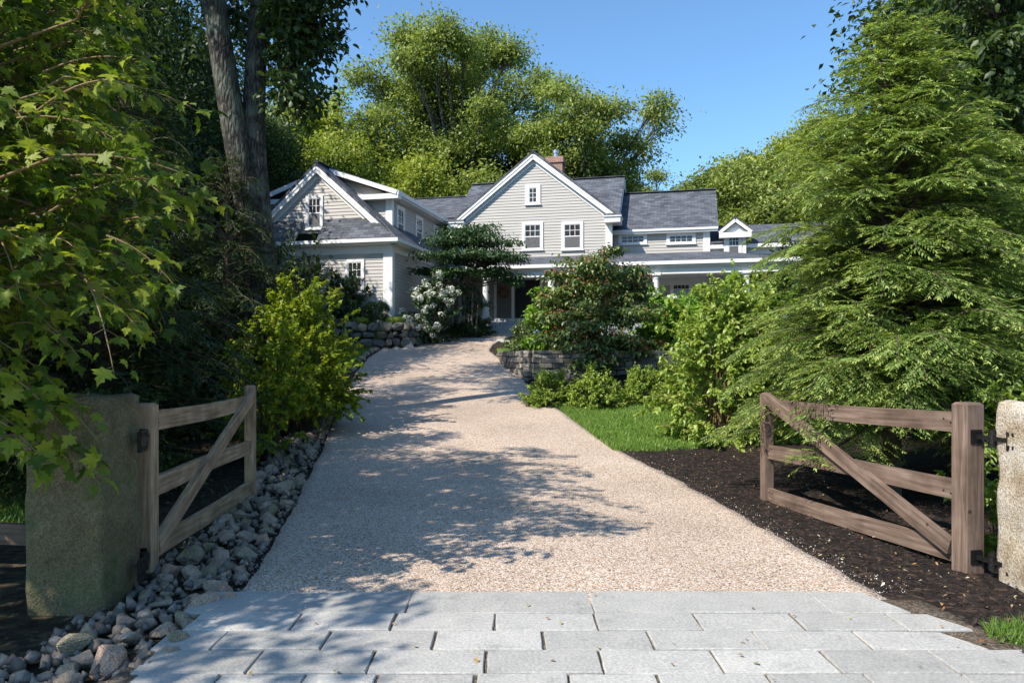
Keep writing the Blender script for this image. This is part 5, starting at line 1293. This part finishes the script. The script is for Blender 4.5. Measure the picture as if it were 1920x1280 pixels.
dkD, dkDk = put_tree('broadleaf_tree', (X_at(1370, 52), 52, 3.4), tD, 'bark', 'oak_leaf', 'rounded green tree just right of the far roof end', 'tree', rz=.2)
def tcopy(src, px, Y, sc, rz, label, leaf=None, group=None, z=None):
    o, k = src; c = copy_tree(o, k); x = X_at(px, Y); c.location = (x, Y, g1(x, Y) if z is None else z)
    c.scale = (sc, sc, sc) if np.isscalar(sc) else sc; c.rotation_euler = (0, 0, rz); c['label'] = label
    if group: c['group'] = group
    return c
A, B, C_, D_t = (oakA, oakAk), (oakB, oakBk), (birC, birCk), (dkD, dkDk)
# one more material set: yellow-green versions share the crown shape of their own mesh
tE = tree_meshes(105, 13, (0, 0, 7.6, 4.6, 4.6, 5.8), .26, nlobe=26, lobe_r=.29, nclump=22, nleaf=62, trunk_r=.26, clump_r=.85, airy=.22)
yeE, yeEk = put_tree('broadleaf_tree', (X_at(690, 50), 50, 3.2), tE, 'bark', 'lime_leaf', 'dense yellow-green tree left of the tallest oak', 'tree', rz=.9); E_ = (yeE, yeEk)
tcopy(C_, 540, 44, .92, 1.9, 'yellow-green tree above the peak of the left wing')
tcopy(C_, 640, 43, .78, 2.6, 'low yellow-green tree above the left wing dormer')
tcopy(E_, 780, 45, .88, 4.2, 'low yellow-green tree in front of the tallest oak trunk')
tcopy(D_t, 905, 46, .85, 3.3, 'dense green tree close behind the left slope of the main gable')
tcopy(B, 1010, 56, .95, 1.1, 'yellow-green tree filling the gap between the two oaks')
tcopy(D_t, 1160, 52, .88, 2.2, 'green tree behind the right end of the main ridge')
tcopy(B, 1225, 58, .78, 2.5, 'thin pale tree left of the gap of blue sky')
tcopy(D_t, 1320, 62, .9, 2.9, 'small rounded tree right of the gap of blue sky')
tcopy(B, 1440, 50, .8, 3.6, 'airy oak above the gabled dormer, left of the sunlit hemlock')
tcopy(D_t, 1465, 40, .78, 5.0, 'green tree behind the low far wing of the house')
tcopy(C_, 1530, 44, .86, .7, 'green tree showing past the left side of the sunlit hemlock')
tcopy(B, 1600, 42, .78, .9, 'airy oak hidden behind the top of the sunlit hemlock')
# edge woods, dark, left and right
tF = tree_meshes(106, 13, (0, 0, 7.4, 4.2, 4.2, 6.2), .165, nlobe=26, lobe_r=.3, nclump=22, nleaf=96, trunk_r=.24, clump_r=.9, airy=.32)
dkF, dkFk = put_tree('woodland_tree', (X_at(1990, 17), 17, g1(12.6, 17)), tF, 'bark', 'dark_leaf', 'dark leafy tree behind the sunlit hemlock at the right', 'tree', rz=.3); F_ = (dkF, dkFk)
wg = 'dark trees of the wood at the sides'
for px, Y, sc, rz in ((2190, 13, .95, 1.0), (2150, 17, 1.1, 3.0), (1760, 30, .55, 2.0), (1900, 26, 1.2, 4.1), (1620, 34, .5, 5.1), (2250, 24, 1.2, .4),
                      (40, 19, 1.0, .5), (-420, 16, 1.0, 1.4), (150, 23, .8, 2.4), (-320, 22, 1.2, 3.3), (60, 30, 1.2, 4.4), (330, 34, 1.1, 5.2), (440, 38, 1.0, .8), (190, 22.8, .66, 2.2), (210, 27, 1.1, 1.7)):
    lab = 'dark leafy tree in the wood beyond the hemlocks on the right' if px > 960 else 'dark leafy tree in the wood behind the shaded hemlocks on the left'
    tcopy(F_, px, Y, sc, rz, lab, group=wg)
for px, Y, sc, rz in ((-200, 60, 1.1, .3), (150, 64, 1.1, 1.3), (420, 62, 1.1, 2.3), (560, 66, 1.0, 3.3), (730, 70, 1.05, 4.3), (930, 72, 1.0, 5.3), (1120, 74, .95, .9), (1420, 76, 1.1, 1.9), (1600, 66, 1.2, 2.9), (1800, 58, 1.2, 3.9), (2050, 56, 1.2, 4.9), (2350, 60, 1.2, 5.9)):
    tcopy(D_t, px, Y, sc, rz, 'green tree deep in the wood behind the house', group='far trees of the wood behind the house')
# overhanging bough at the upper right
def bough():
    rng = np.random.default_rng(63); base = np.array([10.2, 11.8, g1(10.2, 11.8)]); lines = []; P_, D_, N_, S_ = [], [], [], []
    tr = bez((0, 0, -.2), (.2, .1, 4), (-.2, 0, 11.5), 10); lines.append((tr, np.linspace(.3, .1, 10)))
    lob = []
    for k in range(150):
        px = 1775 + 370 * rng.random(); lim = np.interp(px, [1690, 1745, 1790, 1850, 1920, 2100], [10, 60, 110, 170, 250, 300]); py = -330 + (lim + 330) * rng.random(); Y = 9.4 + 3.2 * rng.random()
        lob.append((np.array([X_at(px, Y), Y, Z_at(py, Y)]) - base, .42))
    for k in range(50):
        v = rand_unit(1, rng)[0] * (.3 + .7 * rng.random()); lob.append((np.array([-.2, -2.4, 11.2]) + v * np.array([4.2, 2.4, 2.0]), .7))
    for p, r in lob:
        q = tr[min(9, max(4, int(p[2] / 11.5 * 9)))]; lb = bez(q, (q + p) / 2 + np.array([0, 0, .5]), p, 6); lines.append((lb, np.linspace(.045, .008, 6)))
        for c in range(9):
            cp = p + rand_unit(1, rng)[0] * r * np.array([1, 1, .6]) * rng.random(); lines.append((np.array([lb[4], (lb[4] + cp) / 2 + rng.normal(size=3) * .05, cp]), [.006, .005, .003]))
            m = int(24 * (.6 + .8 * rng.random())); g = rng.normal(size=(m, 3)) * np.array([1, 1, .6]) * .17
            P_.append(cp + g); gd = nrm(g + 1e-6); D_.append(gd * .7 + rand_unit(m, rng) * .7 + np.array([0, 0, -.3])); N_.append(np.array([0, 0, .9]) + rand_unit(m, rng) * .7); S_.append(.13 * (.6 + .6 * rng.random(m)))
    me = leaf_mesh('crown', np.concatenate(P_), np.concatenate(D_), np.concatenate(N_), np.concatenate(S_), T_OVAL)
    put_tree('oak_tree', tuple(base), (tube_mesh('trunk', lines, 6), me), 'bark', 'dark_leaf', 'dark oak with boughs hanging into the upper right corner', 'tree')  # shade on these boughs is put into the dark leaf colour
bough()

# shrubs
def at(px, Y, dz=-.03): x = X_at(px, Y); return (x, Y, g1(x, Y) + dz)
shrub('shrub', at(556, 12.8), 1.2, 1.2, 2.65, 201, 'spring_leaf', .072, 125, 22, T_MAPLE, 'large yellow-green leafy shrub beside the rock strip, left of drive', 'shrub', tw=7)
shrub('shrub', at(505, 10.8), .8, .9, 1.9, 202, 'spring_leaf', .08, 40, 13, T_MAPLE, 'smaller leafy shrub behind the end of the pale timber gate', 'shrub', tw=6)
shrub('shrub', at(598, 15.2), .7, .9, 1.9, 203, 'spring_leaf', .08, 40, 13, T_MAPLE, 'yellow-green shrub reaching the drive edge before the small lawn', 'shrub', tw=6)
shrub('shrub', at(560, 19.5), 1.3, 1.2, 3.9, 204, 'dark_leaf', .10, 60, 13, T_OVAL, 'tall dark shrub right of the oak trunks, before the left wing', 'shrub', tw=6)
shrub('shrub', (X_at(648, 26.7), 26.7, 2.78), .95, .7, 2.0, 205, 'jap_leaf', .11, 50, 12, T_OVAL, 'dark green shrub under the lower window, left of the clipped ball', 'shrub', tw=6)
shrub('shrub', (X_at(590, 26.2), 26.2, 2.78), 1.2, .8, 2.3, 206, 'jap_leaf', .11, 50, 12, T_OVAL, 'broad dark shrub against the front wall of the left wing', 'shrub', tw=6)
# clipped boxwood ball
def boxwood(loc, rx, rz, n, label, name='boxwood', leaf='box_leaf', group=None, seed=0, power=.62):
    rng = np.random.default_rng(seed); v = rand_unit(n, rng); sq = np.sign(v) * np.abs(v) ** power; p = sq * np.array([rx, rx, rz]) * (.84 + .16 * rng.random((n, 1)) ** .5); p[:, 2] += rz
    me = leaf_mesh('foliage', p, v * .4 + rand_unit(n, rng), v + rand_unit(n, rng) * .8, .05 * (.6 + .7 * rng.random(n)), T_DIAM)
    lines = [(bez((0, 0, 0), q * .3 + np.array([0, 0, .1]), q * .75, 4), np.linspace(.015, .006, 4)) for q in p[:40]]
    finish_plant(name, loc, tube_mesh('stems', lines, 4), M['twig'], me, M[leaf], label, 'shrub', group)
boxwood((X_at(707, 26.75), 26.75, 2.78), .42, .4, 7000, 'clipped dark boxwood ball at the corner of the left wing', seed=1)
boxwood((X_at(676, 26.5), 26.5, 2.8), .33, .1, 1600, 'low cushion plant on the fieldstone wall, left of the clipped ball', 'cushion_plant', 'low_leaf', 'cushion plants on the fieldstone wall', 2, 1)
boxwood((X_at(741, 26.6), 26.6, 2.8), .35, .11, 1600, 'low cushion plant on the fieldstone wall by the white corner board', 'cushion_plant', 'low_leaf', 'cushion plants on the fieldstone wall', 3, 1)
# white hydrangea, dark layered tree, plants by the step
shrub('hydrangea', (X_at(812, 27.3), 27.3, g1(X_at(812, 27.3), 27.3)), 1.15, .9, 2.3, 210, 'jap_leaf', .13, 60, 12, T_OVAL, 'hydrangea covered in white flower heads beside the drive', 'shrub', tw=6, lift=.1,
      flowers=('white_petal', 'flower_head', .125, 98, lambda t: (t[:, 1] < .35) & (t[:, 2] > .3)))
shrub('shrub', (X_at(893, 29.2), 29.2, g1(X_at(893, 29.2), 29.2)), .7, .6, .75, 211, 'box_leaf', .08, 50, 12, T_OVAL, 'low dark green shrub at the left end of the porch step', 'shrub', tw=6)
shrub('shrub', (X_at(866, 28.6), 28.6, g1(X_at(866, 28.6), 28.6)), .9, .6, .6, 212, 'box_leaf', .08, 50, 10, T_OVAL, 'low shrub at the foot of the dark layered tree', 'shrub', tw=6)
def layered(name, loc, tiers, seed, leaf, ls, label, trunks, berries=None, nl=2600, tmpl=T_OVAL, bark='bark', mound=1.0):
    """horizontal tiers of leaves on spreading branches"""
    rng = np.random.default_rng(seed); lines = []; P_, D_, N_, S_ = [], [], [], []; tips = []; I_ = []
    for (x, y, top, r) in trunks: lines.append((bez((x * .3, y * .3, -.1), (x * .5, y * .5, top * .5), (x, y, top), 9), np.linspace(r, r * .35, 9)))
    for (cx, cy, cz, rx, ry, rz, n) in tiers:
        tk = trunks[rng.integers(len(trunks))]; s = np.array([tk[0] * min(1, cz / tk[2]), tk[1] * min(1, cz / tk[2]), min(cz, tk[2]) * .85])
        for b in range(max(4, n // 34)):
            a = rng.random() * 6.283; rr_ = math.sqrt(rng.random()); e_ = np.array([cx + rx * rr_ * math.cos(a), cy + ry * rr_ * math.sin(a), cz + rz * rng.normal() * .4 * mound - .10 * rr_ * rr_])
            br = bez(s, (s + e_) / 2 + np.array([0, 0, .15]), e_, 6); lines.append((br, np.linspace(.022, .004, 6))); tips.append(e_)
            m = 78; g = rng.normal(size=(m, 3)) * np.array([.26 * rx / mound ** .5, .26 * ry / mound ** .5, rz * .28 * mound]); p = e_ + g
            P_.append(p); out = g.copy(); out[:, 2] = 0; D_.append(nrm(out + 1e-6) * .8 + rand_unit(m, rng) * .7 + np.array([0, 0, -.35])); N_.append(np.array([0, 0, 1.0]) + rand_unit(m, rng) * .5); S_.append(ls * (.6 + .7 * rng.random(m)))
            red = (rng.random(m) < .6) & (g[:, 2] > rz * .12 * mound) & (rng.random() < .5); I_.append(red.astype(int)); S_[-1] = np.where(red, S_[-1] * .75, S_[-1]) if berries else S_[-1]
    me = leaf_mesh('crown', np.concatenate(P_), np.concatenate(D_), np.concatenate(N_), np.concatenate(S_), tmpl, np.concatenate(I_) if berries else None)
    e, k = put_tree(name, loc, (tube_mesh('trunk', lines, 6), me), bark, [M[leaf], M['berry']] if berries else leaf, label, 'tree')
    return e
Yt = 28.6; bx = X_at(882, Yt); bz = g1(bx, Yt)
def tier(px, py, Y, wpx, hpx, n, base):
    return (X_at(px, Y) - base[0], Y - base[1], Z_at(py, Y) - base[2], wpx / F * Y / 2, wpx / F * Y / 2 * .8, hpx / F * Y / 2, n)
bs = (bx, Yt, bz)
layered('layered_tree', bs, [tier(880, 432, 28.6, 110, 22, 700, bs), tier(850, 450, 28.3, 100, 22, 700, bs), tier(915, 452, 28.4, 110, 22, 700, bs), tier(835, 478, 28.2, 95, 20, 600, bs), tier(890, 478, 28.0, 120, 20, 800, bs), tier(945, 480, 28.3, 85, 18, 500, bs),
        tier(825, 505, 28.4, 80, 20, 500, bs), tier(870, 508, 28.1, 100, 20, 600, bs), tier(930, 508, 28.2, 80, 16, 450, bs), tier(958, 522, 28.0, 40, 20, 220, bs), tier(830, 535, 28.6, 60, 20, 250, bs), tier(880, 540, 28.8, 70, 30, 300, bs), tier(890, 570, 28.9, 50, 30, 250, bs)],
        301, 'jap_leaf', .12, 'dark layered ornamental tree in front of the main gable', [(.15, 0, 3.6, .07), (-.55, .1, 3.3, .05), (.6, -.1, 3.3, .05), (-.15, .2, 3.2, .045)])
Yk = 21.3; kx = X_at(1120, Yk); kz = 1.70; ks = (kx, Yk, kz)
layered('dogwood_tree', ks, [tier(1120, 492, 21.3, 130, 20, 600, ks), tier(1090, 512, 21.0, 110, 20, 600, ks), tier(1160, 515, 21.1, 110, 20, 600, ks), tier(1100, 535, 20.8, 140, 20, 700, ks), tier(1180, 545, 20.9, 90, 20, 500, ks), tier(1060, 552, 21.0, 80, 20, 400, ks), tier(1130, 562, 20.6, 120, 20, 600, ks),
        tier(1070, 588, 20.6, 90, 18, 400, ks), tier(1180, 585, 20.5, 110, 18, 600, ks), tier(1120, 605, 20.4, 110, 20, 500, ks), tier(1060, 620, 20.5, 90, 18, 400, ks), tier(1150, 632, 20.2, 110, 18, 600, ks), tier(1100, 645, 20.0, 110, 16, 500, ks), tier(1190, 655, 20.2, 90, 16, 420, ks), tier(1140, 668, 19.7, 90, 14, 400, ks), tier(1085, 678, 19.6, 70, 14, 260, ks), tier(1150, 470, 21.4, 70, 14, 180, ks), tier(1220, 640, 20.6, 60, 20, 250, ks), tier(1040, 575, 21.0, 60, 20, 250, ks)],
        302, 'kousa_leaf', .115, 'dark dogwood with reddish berry clusters above the ledgestone wall', [(.1, 0, 3.0, .05), (-.5, 0, 2.6, .04), (.6, 0, 2.6, .04)], berries=60, mound=1.7)
blue = lambda t: (t[:, 1] < -.2) & (t[:, 2] > .12) & (t[:, 2] < .62)
shrub('hydrangea', (X_at(1035, 22.2), 22.2, 1.70), .95, .8, 1.9, 221, 'hyd_leaf', .16, 40, 12, T_OVAL, 'bright green blue-flowered hydrangea left of the berried dogwood', 'shrub', tw=5, flowers=('blue_petal', 'flower_head', .10, 2, blue))
shrub('hydrangea', (X_at(1262, 20.9), 20.9, 1.70), 1.15, .7, 1.5, 222, 'hyd_leaf', .17, 60, 12, T_OVAL, 'bright green blue-flowered hydrangea right of the berried dogwood', 'shrub', tw=5, flowers=('blue_petal', 'flower_head', .13, 2, blue))
shrub('shrub', (X_at(985, 24.3), 24.3, 1.70), .75, 1.0, 1.0, 223, 'kousa_leaf', .08, 60, 13, T_OVAL, 'low dark shrub at the left end of the ledgestone wall', 'shrub', tw=6)
shrub('shrub', (X_at(1010, 26.5), 26.5, 1.9), .8, .8, 1.35, 224, 'kousa_leaf', .08, 50, 13, T_OVAL, 'dark shrub in front of the porch, behind the left hydrangea', 'shrub', tw=6)
shrub('hydrangea', (X_at(1245, 24.5), 24.5, 1.8), 1.3, .8, 1.95, 225, 'hyd_leaf', .16, 50, 12, T_OVAL, 'pale-flowered hydrangea below the white porch column', 'shrub', tw=5, flowers=('white_petal', 'flower_head', .12, 14, lambda t: t[:, 2] > 1.2))
shrub('shrub', (X_at(1400, 21.5), 21.5, 1.75), 1.6, 1.0, 2.3, 226, 'hyd_leaf', .14, 60, 13, T_OVAL, 'tall green shrub below the right end of the porch', 'shrub', tw=6)
# viburnum at the lawn
shrub('viburnum', at(1352, 11.9), 1.1, 1.0, 2.5, 231, 'viburnum', .09, 130, 18, T_OVAL, 'tall light green viburnum arching over the lawn beside the hemlock', 'shrub', 'tan_twig', tw=8, lift=.05, stem_r=.014)
shrub('viburnum', at(1425, 12.6), .9, .9, 2.9, 232, 'viburnum', .085, 50, 15, T_OVAL, 'light green viburnum half hidden behind the sunlit hemlock', 'shrub', 'tan_twig', tw=7, lift=.05)
lows = [(1030, 15.9, .56, .8, 'low bright green shrub nearest the drive below the ledgestone wall'), (1118, 15.5, .64, .84, 'low bright green shrub in the middle of the row by the lawn'), (1203, 16.0, .56, .8, 'low bright green shrub next to the arching viburnum'), (1262, 17.2, .6, .85, 'low bright green shrub behind the row, close to the wall')]
for i, (px, Y, r, h, lab) in enumerate(lows):
    shrub('shrub', at(px, Y), r, r * .9, h, 240 + i, 'low_leaf', .055, 80, 13, T_OVAL, lab, 'shrub', group='low shrubs by the lawn', tw=7, lift=.05, arch=.6, stem_r=.007)
# bushes closing the wood floor at the sides
ub = shrub('bush', at(1960, 13.0), 2.0, 2.0, 3.2, 261, 'dark_leaf', .15, 90, 16, T_OVAL, 'dark bush in the undergrowth of the wood on the right', 'bush', tw=7, group='bushes of the wood floor', lift=.05, stem_r=.02)
ubk = children(ub)
for px, Y, sc, rz in ((1740, 13.5, .9, 1), (1880, 15.5, 1.0, 2), (1600, 17, .9, 3), (1700, 21, 1.1, 4), (1820, 20, 1.2, 5), (1960, 24, 1.3, .5), (1560, 26, 1.1, 1.5), (1640, 30, 1.3, 2.5), (1500, 30, 1.1, .3),
                      (330, 14.5, 1.0, 1), (180, 14, 1.0, 2), (20, 13, 1.1, 3), (420, 17.5, .95, 4), (300, 21, 1.2, 5), (100, 22, 1.3, .5), (-80, 17, 1.3, 1.5), (430, 24, 1.1, 2.5), (470, 29, 1.2, 3.5), (-150, 11, 1.0, 2.2), (60, 9.8, .6, 1.2)):
    c = copy_tree(ub, ubk); x = X_at(px, Y); c.location = (x, Y, g1(x, Y) - .05); c.rotation_euler = (0, 0, rz); c.scale = (sc, sc, sc)
    c['label'] = 'dark bush in the undergrowth of the wood on the ' + ('right' if px > 960 else 'left')
# vines and weeds round the right granite post
shrub('vine', (3.75, 5.75, .02), .45, .3, 1.25, 251, 'viburnum', .075, 16, 7, T_MAPLE, 'leafy vine climbing behind the sunlit granite post', 'vine', tw=4, stem_r=.005)
shrub('shrub', (5.0, 6.6, .02), 1.0, .8, 1.5, 252, 'viburnum', .08, 40, 12, T_OVAL, 'leafy shrub behind the right granite post', 'shrub', tw=6)
shrub('shrub', (X_at(160, 8.2), 8.2, 0), 1.3, .8, 1.3, 253, 'dark_leaf', .08, 50, 12, T_OVAL, 'shaded undershrub behind the mossy granite post', 'shrub', tw=6)
# grass tuft at the corner of the paving
rng = np.random.default_rng(9); n = 900; a = rng.random(n) * 6.283; r = .16 * np.sqrt(rng.random(n))
me = leaf_mesh('grass_tuft', np.c_[r * np.cos(a) * 1.4, r * np.sin(a), np.zeros(n)], np.c_[rng.normal(size=(n, 2)) * .45, np.ones(n)], rand_unit(n, rng), .04 + .07 * rng.random(n), T_BLADE)
tag(link('grass_tuft', me, M['grass_blade'], loc=(2.86, 4.1, .03)), 'small tuft of green grass at the right corner of the paving', 'grass tuft')

# ------------------------------------------------------------------ light, sky, camera
SUN_EL, SUN_AZ_LEFT = math.radians(45), math.radians(52)   # azimuth: left of straight behind the camera
sp = Vector((-math.sin(SUN_AZ_LEFT) * math.cos(SUN_EL), -math.cos(SUN_AZ_LEFT) * math.cos(SUN_EL), math.sin(SUN_EL)))
sl = bpy.data.lights.new('sun', 'SUN'); sl.energy = 5.0; sl.angle = math.radians(.53); sl.color = (1, .925, .81)
so = bpy.data.objects.new('sun', sl); COL.objects.link(so); so.rotation_euler = (-sp).to_track_quat('-Z', 'Y').to_euler(); so.location = sp * 60
w = bpy.data.worlds.new('World'); scene.world = w; w.use_nodes = True; nt = w.node_tree; nt.nodes.clear()
sky = nt.nodes.new('ShaderNodeTexSky'); sky.sky_type = 'NISHITA'; sky.sun_disc = False; sky.sun_elevation = SUN_EL
sky.sun_rotation = math.atan2(sp.x, sp.y); sky.air_density = 1.0; sky.dust_density = .4; sky.ozone_density = 3.0; sky.altitude = 100
bg = nt.nodes.new('ShaderNodeBackground'); bg.inputs[1].default_value = .14; wo = nt.nodes.new('ShaderNodeOutputWorld')
tn = nt.nodes.new('ShaderNodeMix'); tn.data_type = 'RGBA'; tn.blend_type = 'MULTIPLY'; tn.inputs[0].default_value = 1; tn.inputs[7].default_value = (.89, 1.13, 1.22, 1)
nt.links.new(sky.outputs[0], tn.inputs[6]); nt.links.new(tn.outputs[2], bg.inputs[0]); nt.links.new(bg.outputs[0], wo.inputs[0])
cam = bpy.data.cameras.new('camera'); co = bpy.data.objects.new('camera', cam); COL.objects.link(co); scene.camera = co
co.location = (0, 0, EYE); co.rotation_euler = (math.radians(90), 0, 0); cam.sensor_width = 36; cam.lens = F / 1920 * 36; cam.shift_y = (HZ - 640) / 1920; cam.clip_end = 2000; cam.clip_start = .05
scene.view_settings.view_transform = 'Standard'; scene.view_settings.look = 'None'; scene.view_settings.exposure = 0.5; scene.view_settings.gamma = 1
cy = scene.cycles; cy.max_bounces = 6; cy.diffuse_bounces = 3; cy.glossy_bounces = 2; cy.transmission_bounces = 3; cy.transparent_max_bounces = 4
cy.use_denoising = True
try: cy.denoiser = 'OPENIMAGEDENOISE'
except Exception: pass
